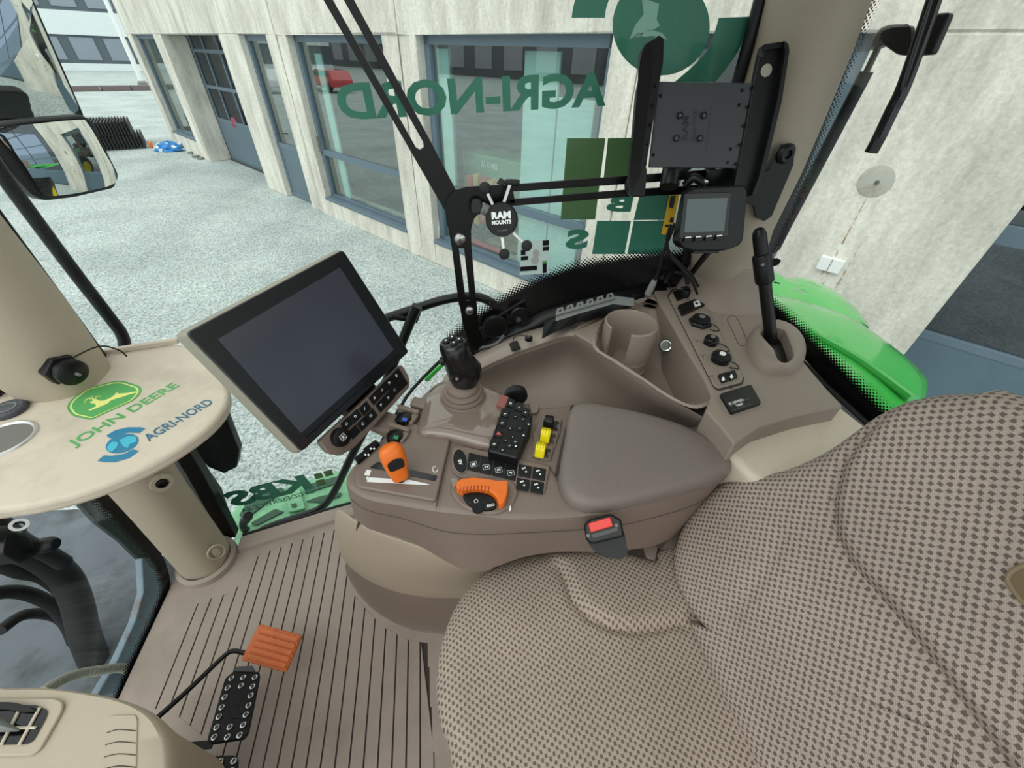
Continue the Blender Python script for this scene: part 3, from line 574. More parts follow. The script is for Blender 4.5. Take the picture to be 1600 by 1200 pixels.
# handrails outside the door
def rail(name, pts, r, lab, cat='handrail'):
    m = MB(); m.tube(pts, r, 16, smooth=7); return tag(obj(name, m, M['black_steel']), lab, cat)
rail('front_handrail', [PX(-60, 180, 1.05), PX(0, 268, 1.05), PX(60, 350, 1.05), PX(120, 430, 1.05), PX(176, 502, 1.05), PX(190, 522, 1.05), PX(195, 545, 1.05), PX(196, 620, 1.06)], .0135, 'long black handrail outside the front right post, ending behind the logo table')
t = thing('door_handrail', PX(500, 795, 1.0), 'black looped grab rail outside the door glass beside the monitor', 'handrail')
m = MB(); m.tube([PX(x, y, xx) for x, y, xx in [(808, 512, 1.0), (775, 478, 1.03), (745, 464, 1.05), (700, 467, 1.05), (650, 482, 1.05), (600, 499, 1.05), (560, 520, 1.05), (500, 560, 1.05)]], .013, 16, smooth=6); obj('upper_bar', m, M['black_steel'], t)
m = MB(); m.tube([PX(x, y, 1.0) for x, y in [(652, 478), (640, 505), (585, 640), (548, 715), (520, 772), (502, 793), (480, 803), (440, 816), (405, 829), (388, 830), (380, 822), (382, 812), (390, 808)]], .014, 16, smooth=6); obj('lower_loop', m, M['black_steel'], t)
m = MB(); m.tube([PX(384, 813, 1.0), PX(388, 806, .97)], .0155, 16); obj('end_cap', m, M['rubber'], t)
m = MB(); m.tube([PX(x, y, 1.04) for x, y in [(612, 494), (650, 500), (655, 480)]], .010, 12); obj('brace', m, M['black_steel'], t)
# green step
t = thing('cab_step', PZ(450, 790, -.22), 'weathered pale green step frame below the door, seen through low glass', 'step')
o_ = [PZ(x, y, -.22) for x, y in [(361, 814), (367, 798), (384, 786), (430, 769), (480, 753), (530, 738), (600, 726), (600, 790), (540, 812), (372, 862)]]
dg = M['greendark']; lg = mat('green_weathered', (132, 192, 150), .6, var=.25, vscale=30)
m = MB(); m.prism(rpoly(o_, .02), (0, 0, .012)); obj('tread_plate', m, lg, t, bevel=.004)
for pts in ([(374, 806), (388, 782), (440, 762), (446, 768), (420, 784), (384, 812)], [(392, 818), (430, 796), (444, 800), (400, 822)], [(474, 760), (530, 744), (536, 752), (478, 772)], [(478, 784), (500, 776), (534, 770), (532, 776), (500, 786)]):
    m = MB(); m.prism(rpoly([PZ(x, y, -.205) for x, y in pts], .006), (0, 0, .004)); obj('slot', m, dg, t, smooth=False)
m = MB(); m.prism(rpoly([PZ(x, y, -.20) for x, y in [(448, 768), (468, 762), (478, 796), (452, 802)]], .004), (0, 0, .01)); obj('grip_plate', m, lg, t, bevel=.002)
m = MB(); m.prism([PZ(x, y, -.185) for x, y in [(455, 788), (463, 786), (464, 791), (456, 793)]], (0, 0, .002)); obj('square_hole', m, dg, t, smooth=False)
m = MB(); m.prism(rpoly([PX(x, y, .99) for x, y in [(662, 594), (697, 562), (699, 567), (668, 598)]], .01), (.02, 0, 0)); tag(obj('fender_edge', m, M['green'], bevel=.004), 'thin bright green panel edge beyond the glass behind the joystick', 'panel')
# front: dark bonnet deck, mudguard bracket, hoses under the table
t = thing('engine_deck', V((.4, 1.4, -.45)), 'dusty dark blue grey engine deck panel ahead of the windscreen', 'deck')
deckm = mat('deck_sheet', (92, 98, 108), .45, var=.3, vscale=3, dirt=(52, 58, 56), dscale=4, damt=.9)
m = MB(); m.prism([(-.6, .95, -.24), (.80, .95, -.24), PZ(222, 880, -.24) + V((.05, .05, 0)), PZ(128, 800, -.24), PZ(66, 803, -.24), PZ(-60, 830, -.24), (-.6, 2.4, -.24)], (0, 0, .02)); obj('deck_sheet', m, deckm, t, smooth=False)
m = MB(); m.prism([(-.6, .93, -.42), (.82, .93, -.42), (.82, .95, -.42), (-.6, .95, -.42)], (0, 0, .30)); obj('bulkhead', m, M['rubber'], t, smooth=False)
m = MB(); m.prism([(-.6, .96, -.22), (.42, .96, -.22), (.40, 1.15, -.22), (-.6, 1.5, -.22)], (0, 0, .05)); obj('raised_cover', m, mat('cover_darkgreen', (38, 50, 44), .6, var=.3, vscale=40), t, bevel=.02)
t = thing('frame_rail', V((.6, .93, -.1)), 'rusty blue grey steel frame strip along the lower windscreen edge', 'frame')
rust = mat('rusty_paint', (122, 140, 156), .5, var=.15, vscale=20, dirt=(124, 80, 56), dscale=12, damt=.95)
m = MB(); pts = [PY(x, y, .93) for x, y in [(222, 872), (262, 868), (292, 900), (270, 960), (240, 1010), (212, 1075), (150, 1090), (185, 1030), (212, 970), (225, 925)]]; m.prism(pts, (0, .02, 0)); obj('plate', m, rust, t, smooth=False, bevel=.004)
t = thing('corner_bracket', PY(170, 820, .94), 'black angled mounting plate with two bolts outside the windscreen corner', 'bracket')
m = MB(); m.prism(rpoly([PY(x, y, .94) for x, y in [(100, 760), (175, 740), (215, 760), (262, 860), (245, 874), (218, 874), (190, 846), (150, 815)]], .008), (0, .012, 0)); obj('plate', m, mat('slate_plate', (62, 70, 72), .5), t, bevel=.002)
for x, y in ((171, 801), (232, 854)): m = MB().lathe([(.012, 0), (.012, .004), (.008, .008), (.0, .009)], PY(x, y, .94), (0, -1, 0), 16); obj('bolt', m, M['steel'], t)
hs = [([(-30, 810), (20, 850), (60, 870), (100, 900), (120, 940), (135, 1000), (160, 1060)], 1.15, .035), ([(-20, 870), (30, 890), (70, 900), (110, 935), (128, 990), (150, 1050)], 1.2, .022), ([(-30, 930), (30, 925), (80, 945), (110, 985), (130, 1050)], 1.25, .018), ([(-30, 840), (10, 835), (40, 850), (75, 865), (100, 880)], 1.1, .02), ([(0, 985), (40, 960), (90, 965), (120, 1000)], 1.3, .015)]
for k, (pp, yy, r) in enumerate(hs):
    m = MB(); m.tube([PY(x, y, yy) for x, y in pp], r, 12, smooth=5)
    tag(obj('hydraulic_hose', m, M['rubber']), ['thickest black hose curving down under the logo table', 'medium black hose just behind the thickest one', 'thin black hose below the bundle of thicker hoses', 'short black hose entering the valve block', 'thinnest black hose crossing the lower part of the bundle'][k], 'hose', 'hoses ahead of the windscreen')
t = thing('valve_block', PY(38, 845, 1.12), 'black valve block with steel ring just below the table edge', 'valve')
m = MB(); m.prism(rpoly([PY(x, y, 1.08) for x, y in [(10, 830), (46, 838), (58, 868), (30, 880), (5, 866)]], .006), (0, .06, 0)); obj('block', m, M['black'], t, bevel=.004)
m = MB().lathe([(.010, 0), (.017, 0), (.017, .012), (.010, .012)], PY(29, 824, 1.07), (0, -.6, .8), 24, cap=False); obj('ring', m, M['steel'], t)
m = MB().lathe([(.02, 0), (.02, .02), (.014, .03)], PY(67, 852, 1.08), (0, -1, 0), 18); obj('knob', m, M['black'], t)
# corrugated hose
P = catmull([PY(x, y, .915) for x, y in [(66, 1082), (90, 1066), (120, 1054), (160, 1047), (190, 1044), (207, 1052), (212, 1068), (208, 1090)]], 26)
m = MB(); m.tube(P, [.0075 if i % 4 < 2 else .0112 for i in range(len(P))], 12); tag(obj('corrugated_hose', m, mat('hose_grey', (150, 148, 138), .7, dirt=(150, 120, 90), damt=.5)), 'thin grey corrugated hose arching over the dashboard end', 'hose')
# exterior mirrors
t = thing('side_mirror', PD(70, 200, 1.35), 'black double exterior mirror with flat upper glass and wide-angle lower glass', 'mirror')
mo = PD(60, 120, 1.30); tgt = B(.14, .69)
def mframe(px, py, dist, target):
    o = PD(px, py, dist); n = ((o - CAM).normalized() * -1 + (target - o).normalized()).normalized(); x = V((0, 0, 1)).cross(n).normalized(); return Fr(o, x, n.cross(x), n)
f1 = mframe(38, 75, 1.32, B(.14, .60)); f2 = mframe(95, 245, 1.32, B(.25, .35))
up = [f1.pt(x, y) for x, y in [(-80, -160), (-20, -160), (44, -6), (118, 172), (112, 182), (-60, 192)]]
m = MB(); m.prism(rpoly([f1.pt(x, y) for x, y in [(-80, -180), (20, -60), (50, -6), (132, 182), (120, 190), (-60, 204)]], .01), f1.z * -.045); obj('upper_housing', m, M['black'], t, bevel=.006)
pp = rpoly([f1.pt(x, y, .001) for x, y in [(-80, -160), (-8, -110), (30, -4), (112, 168), (104, 178), (-60, 188)]], .008); c = sum(pp, V((0, 0, 0))) / len(pp); rings = []
for k in range(13):
    s = max(k / 12, .002); rings.append([c + (p - c) * s + f1.z * (-((p - c).length * s) ** 2 / (2 * 1.0) + max((q - c).length for q in pp) ** 2 / 2.0 + .001) for p in pp])
m = MB(); m.loft(rings, cap=False); obj('upper_glass', m, M['mirror'], t)
# convex lower glass
pp = ccat([f2.pt(x, y, .002) for x, y in [(-6, 204), (50, 193), (122, 187), (136, 194), (158, 236), (180, 274), (172, 288), (120, 300), (76, 306), (62, 300), (30, 252)]], 4)
c = sum(pp, V((0, 0, 0))) / len(pp); R_ = .55; rings = []
for k in range(13):
    s = max(k / 12, .002); rings.append([c + (p - c) * s + f2.z * (-((p - c).length * s) ** 2 / (2 * R_) + max((q - c).length for q in pp) ** 2 / (2 * R_) + .001) for p in pp])
m = MB(); m.loft(rings, cap=False); obj('lower_glass', m, M['mirror'], t)
m = MB(); m.prism(rpoly([f2.pt(x, y) for x, y in [(-30, 196), (50, 186), (128, 179), (142, 186), (166, 232), (187, 274), (180, 294), (120, 308), (72, 314), (54, 306), (0, 250)]], .012), f2.z * -.05); obj('lower_housing', m, M['black'], t, bevel=.008)
m = MB(); m.tube([f1.pt(-60, 100, -.03), V((.98, 1.02, 1.22)), V((.93, .90, 1.22))], .014, 12, smooth=4); obj('mirror_arm', m, M['black'], t)
# gas strut, latch and handle bar of the rear window
t = thing('gas_strut', PY(1300, 220, -.90), 'long black gas strut standing outside the rear window', 'strut')
m = MB(); m.tube([PY(1211, 388, -.90), PY(1230, 350, -.90), PY(1354, 112, -.90)], .0125, 18); obj('cylinder', m, M['black'], t)
m = MB(); m.tube([PY(1350, 120, -.90), PY(1376, 66, -.90)], .006, 14); obj('rod', m, M['black_gloss'], t)
m = MB(); m.tube([PY(1372, 74, -.90), PY(1380, 54, -.90), PY(1410, 52, -.895)], .013, 14, smooth=4); obj('top_joint', m, M['black'], t)
m = MB(); m.tube([PY(1214, 382, -.90), PY(1208, 392, -.89), PY(1196, 386, -.885)], .009, 12, smooth=4); obj('lower_joint', m, M['black'], t)
t = thing('window_catch', PY(1450, 60, -.88), 'black window catch plate on the rear glass behind the handle bar', 'catch')
f = Fr(PY(1440, 60, -.86), (-1, 0, 0), (0, 0, 1), (0, 1, 0))
m = MB(); m.prism(rpoly([PY(x, y, -.865) for x, y in [(1462, 22), (1494, 20), (1465, 86), (1437, 88)]], .006), (0, .014, 0)); obj('outer_plate', m, M['black'], t, bevel=.003)
m = MB(); m.prism(rpoly([PY(x, y, -.85) for x, y in [(1382, 50), (1400, 42), (1432, 40), (1426, 88), (1410, 86), (1384, 68)]], .008), (0, .012, 0)); obj('inner_plate', m, M['black'], t, bevel=.003)
m = MB(); m.tube([PY(1384, 58, -.85), PY(1412, 54, -.85)], .012, 12); obj('pin', m, M['black_gloss'], t)
m = MB(); m.tube([PY(x, y, -.80) for x, y in [(1475, -50), (1458, 4), (1432, 80), (1410, 140), (1394, 172), (1374, 214), (1361, 238)]], .0105, 16, smooth=5); tag(obj('handle_bar', m, M['black_gloss']), 'bent black handle bar hanging inside the rear window', 'handle')
# side glass decals (seen from behind, so mirrored)
DX = .9205
FG = Fr((DX, 0, 0), (0, 1, 0), (0, 0, 1), (1, 0, 0))
def gtext(name, body, xr, xl, ybot_r, ybot_l, ytop_r, mt, bold=.03):
    pr, pl_, tr_ = PX(xr, ybot_r, DX), PX(xl, ybot_l, DX), PX(xr, ytop_r, DX)
    fr = Fr(pr, pl_ - pr, (0, 0, 1)); h = (tr_ - pr).dot(fr.y); return text(name, body, fr, 0, 0, (pl_ - pr).length, h, mt, win1, bold=bold)
gtext('door_lettering', 'AGRI-NORD', 946, 534, 166, 189, 111, M['decal'], .035)
def poly(name, pts, mt, parent=None, x=DX, r=0):
    m = MB(); P = [PX(a, b, x) for a, b in pts]; m.add(rpoly(P, r) if r else P, [tuple(range(len(rpoly(P, r) if r else P)))]); return obj(name, m, mt, parent or win1, smooth=False)
def circ(cx, cy, rx, ry, a0=0, a1=360, n=40): return [(cx + rx * math.cos(math.radians(a0 + (a1 - a0) * i / n)), cy + ry * math.sin(math.radians(a0 + (a1 - a0) * i / n))) for i in range(n + (a1 - a0 < 360))]
poly('logo_globe', circ(1033, 40, 76, 78), M['decal'])
m_l = mat('decal_light', (150, 186, 172), .5)
poly('globe_land', [(1013, 0), (1030, 6), (1026, 30), (1031, 40), (1022, 46), (1008, 48), (1002, 58), (984, 60), (992, 40), (1006, 22), (1003, 0)], M['olive'] if 0 else m_l, x=DX - .001)
poly('globe_land', [(985, 60), (1000, 50), (1020, 47), (1035, 52), (1042, 62), (1020, 56), (1000, 58)], m_l, x=DX - .001)
m = MB(); a = [(1171, 26), (1166, 50), (1152, 82), (1134, 108), (1118, 128)]; b_ = [(1123, 28), (1116, 52), (1104, 80), (1082, 104), (1054, 128)]
m.grid([catmull([PX(x, y, DX) for x, y in q], 5) for q in (a, b_)]); obj('logo_arc', m, M['decal'], win1, smooth=False)
m = MB(); a = [(945, 28), (948, 10), (958, -14), (975, -34)]; b_ = [(893, 28), (898, 2), (912, -30), (935, -60)]
m.grid([catmull([PX(x, y, DX) for x, y in q], 5) for q in (a, b_)]); obj('logo_arc', m, M['decal'], win1, smooth=False)
for pts, mm in [([(886, 216), (946, 216), (930, 343), (876, 343)], 'olive'), ([(950, 216), (1012, 215), (1004, 276), (943, 280)], 'olive'), ([(1000, 303), (1058, 302), (1046, 343), (990, 344)], 'decal'), ([(933, 345), (986, 345), (976, 397), (925, 397)], 'decal'), ([(990, 345), (1044, 345), (1036, 397), (980, 397)], 'decal')]: poly('logo_square', pts, M[mm])
gtext('logo_letter', 'B', 985, 946, 331, 331, 306, M['decal'], .05); gtext('logo_letter', 'S', 917, 882, 389, 390, 358, M['decal'], .05)
# lower lettering
def ltext(name, body, p_r, p_l, p_t, bold):
    pr, pl_, tt = PX(*p_r, .892), PX(*p_l, .892), PX(*p_t, .892); fr = Fr(pr, pl_ - pr, (0, 0, 1)); text(name, body, fr, 0, 0, (pl_ - pr).length, (tt - pr).dot(fr.y), M['decal'], win1, bold=bold)
ltext('door_lettering', 'KBS', (492, 763), (367, 793), (481, 739), .05)
ltext('door_small_lettering', 'BYGDESERVICE SA', (492, 770), (380, 801), (490, 764), .02)
for pts in ([(490, 741), (502, 738), (506, 746), (493, 749)], [(505, 737), (518, 733), (521, 742), (509, 745)], [(493, 751), (506, 748), (510, 757), (496, 760)]): poly('logo_square', pts, M['olive'], x=.892)
# small glass sticker with adjustment pictograms, and glass stamps
fs_ = Fr(PX(812, 382, DX - .002), PX(858, 378, DX - .002) - PX(812, 382, DX - .002), (0, 0, -1))
m = MB(); m.add([PX(x, y, DX - .002) for x, y in [(813, 378), (858, 374), (858, 427), (812, 430)]], [(0, 1, 2, 3)]); st = obj('seat_sticker', m, mat('sticker_clear', (208, 228, 222), .4), win1, smooth=False)
for pts in ([(848, 376), (858, 375), (858, 383), (848, 384)], [(848, 386), (858, 385), (858, 391), (848, 392)], [(814, 391), (821, 390), (821, 398), (814, 399)], [(814, 401), (825, 400), (825, 406), (814, 407)], [(813, 417), (839, 415), (839, 422), (813, 424)], [(848, 409), (854, 408), (854, 426), (848, 427)]): poly('pictogram', pts, M['black'], x=DX - .004)
poly('pictogram', [(848, 408), (854, 407), (854, 411), (848, 412)], M['jdgreen'], x=DX - .005)
figm = mat('figure_grey', (176, 180, 176), .5)
poly('seat_figure', circ(838, 396, 5, 6), figm, x=DX - .004); poly('seat_figure', circ(836, 407, 6, 5), figm, x=DX - .0045)
for pts in ([(1204, 405), (1214, 403), (1221, 407), (1216, 414), (1207, 417), (1202, 412)],): m = MB(); P = rpoly([PY(x, y, -.858) for x, y in pts], .002); m.add(P, [tuple(range(len(P)))]); obj('glass_stamp', m, M['black'], win3, smooth=False)
for k, (x, y) in enumerate([(1196, 428), (1202, 434), (1210, 440), (1198, 441)]):
    m = MB(); P = [PY(x, y, -.858), PY(x + 9, y + 2, -.858), PY(x + 8, y + 4, -.858), PY(x - 1, y + 2, -.858)]; m.add(P, [(0, 1, 2, 3)]); obj('glass_stamp', m, M['black'], win3, smooth=False)
# yellow warning label on glass behind small monitor
fy = [PX(x, y, DX - .002) for x, y in [(1046, 303), (1062, 303), (1049, 367), (1033, 366)]]; m = MB(); m.add(fy, [(0, 1, 2, 3)]); ys = obj('warning_sticker', m, M['sticker_y'], win1, smooth=False)
for pts in ([(1048, 306), (1056, 306), (1052, 326), (1045, 324)], [(1048, 340), (1053, 340), (1052, 348), (1046, 347)], [(1040, 351), (1050, 351), (1049, 355), (1039, 355)]): poly('pictogram', pts, M['black'], x=DX - .004)
# ================================================================ right hand moulded console
def G(rows): return [[PZ(*p) for p in r] for r in rows]
con = thing('side_console', PZ(1000, 560, .5), 'moulded taupe side console with cup holder, storage tray and socket panel beneath the rear post', 'console')
m = MB(); m.prism([(.50, -.07, .08), (.60, -.05, .08), (.80, -.09, .08), (.87, -.25, .08), (.88, -.80, .08), (.50, -.80, .08), (.50, -.50, .08), (.55, -.25, .08)], (0, 0, .43)); obj('console_light_block', m, M['tan'], con, smooth=False, bevel=.01)  # unseen block added under the console to stop light through its gaps
m = MB(); m.prism([(.74, -.30, .50), (.905, -.34, .50), (.905, -.80, .50), (.56, -.80, .50), (.66, -.52, .50)], (0, 0, .07)); obj('inner_block', m, M['tan'], con, smooth=False, bevel=.01)
r0 = [(692, 594, .60), (716, 575, .635), (750, 555, .675), (792, 534, .71), (830, 521, .735), (866, 513, .755), (893, 510, .768)]
r1 = [(698, 604, .60), (728, 589, .635), (762, 570, .67), (800, 553, .70), (838, 540, .725), (866, 530, .745), (893, 522, .762), (920, 534, .765), (955, 560, .765), (1000, 593, .762), (1040, 620, .76), (1077, 639, .758), (1128, 668, .755)]
r1b = [(701, 607, .592), (731, 593, .625), (766, 575, .658), (803, 558, .688), (840, 546, .712), (868, 536, .730), (894, 529, .745), (917, 542, .748), (950, 567, .748), (994, 600, .745), (1035, 627, .742), (1073, 645, .74), (1124, 675, .735)]
r2 = [(706, 613, .575), (735, 602, .59), (768, 593, .605), (803, 582, .615), (838, 569, .63), (868, 556, .65), (893, 549, .665), (914, 562, .675), (940, 588, .67), (980, 616, .67), (1020, 640, .67), (1062, 657, .665), (1115, 686, .66)]
r3 = [(715, 622, .56), (750, 616, .562), (790, 612, .565), (825, 608, .57), (860, 602, .585), (888, 594, .60), (908, 594, .615), (926, 606, .62), (948, 622, .615), (980, 642, .61), (1016, 660, .60), (1058, 680, .59), (1105, 712, .575)]
r4 = [(725, 645, .53), (760, 645, .53), (800, 645, .53), (835, 645, .54), (870, 640, .55), (896, 632, .56), (915, 630, .56), (935, 640, .56), (960, 656, .55), (990, 672, .55), (1022, 690, .54), (1062, 712, .53), (1108, 745, .52)]
m = MB(); m.grid(G([r1, r1b, r2, r3, r4])); obj('bowl', m, M['tan'], con, subd=2)
r0 = r0 + [(914, 507, .765)]; m = MB(); m.grid(G([[(x, y - 6, z - .05) for x, y, z in r0], r0, r1[:7] + [(914, 528, .762)], r1b[:7] + [(914, 536, .745)]])); obj('front_ledge', m, M['tan'], con, subd=2)
# shelf round the cup holder and the storage well
well_t = [(930, 541), (960, 563), (1002, 590), (1040, 616), (1077, 634), (1101, 631), (1111, 618), (1100, 592), (1072, 546), (1045, 498), (1030, 474), (1012, 466), (975, 478), (940, 505)]
well_b = [(968, 586), (985, 596), (1006, 608), (1033, 620), (1056, 632), (1064, 630), (1066, 622), (1060, 604), (1050, 588), (1036, 577), (1020, 573), (1005, 570), (985, 570), (970, 576)]
T = [PZ(x, y, .764) for x, y in well_t]; Bt = [PZ(x, y, .655) for x, y in well_b]; cT = sum(T, V((0, 0, 0))) / len(T)
def ringmix(a, b, t, dz=0): return [p + (q - p) * t + V((0, 0, dz)) for p, q in zip(a, b)]
T2 = ccat(T, 3); B2 = ccat(Bt, 3)
m = MB(); m.loft([[p + (p - cT).normalized() * .006 for p in T2], [p + V((0, 0, .003)) for p in T2], ringmix(T2, B2, .06, -.004), ringmix(T2, B2, .5), ringmix(T2, B2, .93), [p + (sum(B2, V((0, 0, 0))) / len(B2) - p) * .08 for p in B2]], cap=False); c_ = sum(B2, V((0, 0, 0))) / len(B2)
k = len(m.v) - len(B2); m.f.append(tuple(range(k, k + len(B2)))); obj('storage_well', m, M['tan'], con)
shelf = [(894, 518), (904, 505), (955, 488), (1004, 471), (1034, 444), (1040, 480), (1012, 466), (975, 478), (940, 505), (930, 541), (924, 537)]
m = MB(); m.prism([PZ(x, y, .764) for x, y in shelf], (0, 0, -.012)); obj('shelf', m, M['tan'], con, smooth=False, bevel=.004)
deck = [(1030, 474), (1022, 456), (1032, 438), (1056, 424), (1085, 412), (1150, 415), (1172, 440), (1180, 472), (1200, 502), (1232, 535), (1262, 572), (1290, 605), (1318, 634), (1250, 648), (1185, 668), (1148, 694), (1128, 668), (1103, 641), (1111, 618), (1100, 592), (1072, 546), (1045, 498)]
DZ = .772
m = MB(); m.prism([PZ(x, y, DZ) for x, y in deck], (0, 0, -.16)); obj('deck', m, M['tan'], con, bevel=.004, seg=3)
# flared collar round the foot of the rear post
pc = V((.872, -.735, 0)); rings = []
pb = PX(1135, 425, .87)
for z, s in [(.760, 1.50), (.776, 1.38), (.79, 1.29), (.81, 1.19), (.835, 1.10), (.855, 1.06), (.868, 1.035), (.874, 1.02), (.877, .985), (.877, .9)]:
    off = (s - 1) * .35
    rings.append([V((pb.x + .015 * (s - 1) + .090 * s * math.copysign(abs(math.cos(t)) ** .85, math.cos(t)) - off * .0, pb.y - .05 * (s - 1) + .082 * s * math.copysign(abs(math.sin(t)) ** .85, math.sin(t)) + off * .05, z)) for t in [2 * math.pi * i / 40 for i in range(40)]])
m = MB(); m.loft(rings, cap=False); obj('post_collar', m, M['tan'], con)
# cup holder
cc = PZ(987, 503, .80); H = .13; n = 56
def cupring(r, z, a0=0, a1=2 * math.pi, n=n): return [V((cc.x + r * math.cos(a0 + (a1 - a0) * i / n), cc.y + r * math.sin(a0 + (a1 - a0) * i / n), z)) for i in range(n + (1 if a1 - a0 < 6.2 else 0))]
_n = PZ(962, 526, .80); tocam = math.atan2(_n.y - cc.y, _n.x - cc.x)
g0, g1 = tocam - .42, tocam + .42                 # open notch towards the driver
prof = [(.0445, .80 - .004), (.047, .80 + .001), (.0495, .80 - .004), (.0485, .74), (.0475, .66)]
rings = [cupring(r, z, g1, g0 + 2 * math.pi - .0001) for r, z in [(.0480, .665), (.0530, .74), (.0540, .797), (.0560, .801), (.0585, .798), (.0590, .78), (.0575, .74), (.0560, .655)]]
m = MB(); m.loft(rings, cap=False, closed=False)
n1 = len(rings[0]); m.f.append(tuple(i * n1 for i in range(len(rings)))[::-1]); m.f.append(tuple(i * n1 + n1 - 1 for i in range(len(rings))))
cup = obj('cup_holder', m, M['tan'], con)
m = MB(); m.lathe([(.0, 0), (.050, 0), (.0575, .045), (.0585, .05), (.0575, .052), (.054, .05), (.047, .008), (.0, .008)], V((cc.x, cc.y, .665)), (0, 0, 1), 48, cap=False); obj('cup_base', m, M['tan'], cup)
m = MB(); m.lathe([(.030, 0), (.0575, .01), (.0585, .035), (.057, .037)], V((cc.x, cc.y, .655)), (0, 0, 1), 48); obj('cup_skirt', m, M['tan'], cup)
# 12V socket on the well wall
so_ = PZ(1040, 540, .725); d = V((-.75, .45, .55)).normalized()
m = MB().lathe([(.0155, 0), (.0155, .004), (.0135, .006)], so_, d, 32, cap=False); sk = obj('power_socket', m, M['greendark'], con)
m = MB().lathe([(.0135, .004), (.0128, .0085), (.0105, .008), (.0100, -.01), (0, -.012)], so_, d, 32, cap=False); obj('socket_ring', m, M['steel'], sk)
m = MB().lathe([(.0098, -.004), (.0, -.004)], so_, d, 24, cap=False); obj('socket_bore', m, M['black_gloss'], sk)
# connector panel
PZc = DZ + .003
def cq(pts, z=PZc, r=.003): return rpoly([PZ(x, y, z) for x, y in pts], r)
pan = [(1042, 462), (1050, 452), (1080, 447), (1090, 456), (1102, 476), (1163, 592), (1160, 601), (1122, 611), (1115, 606)]
m = MB(); m.prism(cq(pan, DZ + .0008, .006), (0, 0, .0004)); obj('panel_gap', m, M['matdark'], con, smooth=False)
cx_, cy_ = 1103, 530
m = MB(); m.prism(cq([(cx_ + (x - cx_) * .965, cy_ + (y - cy_) * .965) for x, y in pan], DZ + .001, .006), (0, 0, .002)); pn = obj('socket_panel', m, M['tan'], con, bevel=.001)
FC = Fr(PZ(1059, 480, PZc), PZ(1097, 467, PZc) - PZ(1059, 480, PZc), PZ(1122, 600, PZc) - PZ(1065, 490, PZc), (0, 0, 1))
def at(x, y, z=PZc): return PZ(x, y, z)
def slab(name, pts, h, mt, par, z=PZc, r=.002, bev=.0015): m = MB(); m.prism(cq(pts, z, r), (0, 0, h)); return obj(name, m, mt, par, bevel=bev)
# ribbed plug
pl1 = slab('ribbed_plug', [(1051, 457), (1074, 449), (1082, 461), (1058, 471)], .003, M['black'], pn)
m = MB(); c = at(1069, 463); m.lathe([(.013, 0), (.011, .018), (.010, .020), (.009, .020)], c, (0, 0, 1), 8); obj('plug_body', m, M['black'], pl1)
for k in range(4): m = MB(); q = c + V((0, 0, .02)) + FC.x * (-.009 + .006 * k); m.prism([q, q + FC.x * .0035, q + FC.x * .0035 - FC.y * .012, q - FC.y * .012], (0, 0, .003)); obj('plug_rib', m, M['grey'] if 0 else M['rubber'], pl1, bevel=.0006)
m = MB(); m.tube([c + V((0, 0, .012)), at(1084, 444, .80), at(1092, 452, .785), at(1096, 462, .78)], .0012, 8, smooth=5); obj('tether', m, M['rubber'], pl1)
# rocker
ro = slab('rocker_switch', [(1058, 481), (1096, 466), (1102, 478), (1065, 495)], .007, M['black'], pn, r=.003, bev=.002)
slab('rocker_icon', [(1083, 472), (1092, 469), (1095, 477), (1086, 480)], .0006, M['white'], ro, z=PZc + .007, r=.001, bev=0)
slab('rocker_dot', [(1086, 473), (1090, 472), (1091, 475), (1087, 476)], .0004, M['black'], ro, z=PZc + .0077, r=.001, bev=0)
# three capped round sockets
for k, (x, y, r, hexa, scr) in enumerate([(1093, 506, .0195, True, False), (1109, 538, .0140, False, True), (1124, 565, .0180, False, True)]):
    c = at(x, y); m = MB()
    if hexa: m.lathe([(r * 1.35, 0), (r * 1.35, .006), (r * 1.2, .009)], c, (0, 0, 1), 6)
    else: m.prism(frect(Fr(c, FC.x, FC.y, (0, 0, 1)), -r * 1.55, -r * 1.55, r * 1.55, r * 1.55, .003), (0, 0, .0015))
    b = obj('capped_socket', m, M['black'] if hexa else M['tan'], pn, bevel=.0008)
    m = MB().lathe([(r, 0), (r, .010), (r * 1.08, .011), (r * 1.08, .014), (r, .015), (r * .96, .018), (r * .55, .019)], c, (0, 0, 1), 28); obj('cap', m, M['black'], b)
    m = MB().lathe([(r * .34, .018), (r * .34, .0215), (r * .2, .022)], c, (0, 0, 1), 16); obj('cap_button', m, M['white'] if k == 2 else M['grey'], b)
    e = [at(x, y, PZc + .021), at(x + 12, y - 2, PZc + .018), at(x + 26, y + 4, PZc + .010), at(x + 30, y + 11, PZc + .004), at(x + 16, y + 9, PZc + .003)]
    m = MB(); m.tube(e, .0011, 8, smooth=6); obj('tether', m, M['rubber'], b)
    if scr:
        for (dx, dy) in ((-13, -3), (5, -14), (11, 9), (-7, 14)):
            m = MB().lathe([(.0032, 0), (.0030, .002), (.001, .0028)], at(x + dx * (r / .0095), y + dy * (r / .0105)), (0, 0, 1), 10); obj('screw', m, M['steel'], b)
sw = slab('heater_switch', [(1113, 586), (1148, 577), (1157, 592), (1120, 603)], .002, M['tan'], pn)
for q in ([(1121, 588), (1134, 584), (1139, 596), (1127, 600)], [(1135, 584), (1147, 581), (1151, 592), (1140, 596)]): b = slab('switch_key', q, .005, M['black'], sw, z=PZc + .002)
for x, y in ((1130, 592), (1143, 588)): m = MB(); m.prism(cq([(x - 3, y + 1), (x, y - 4), (x + 3, y + 1), (x, y + 4)], PZc + .0072, 0), (0, 0, .0004)); obj('switch_icon', m, M['white'], sw, smooth=False)
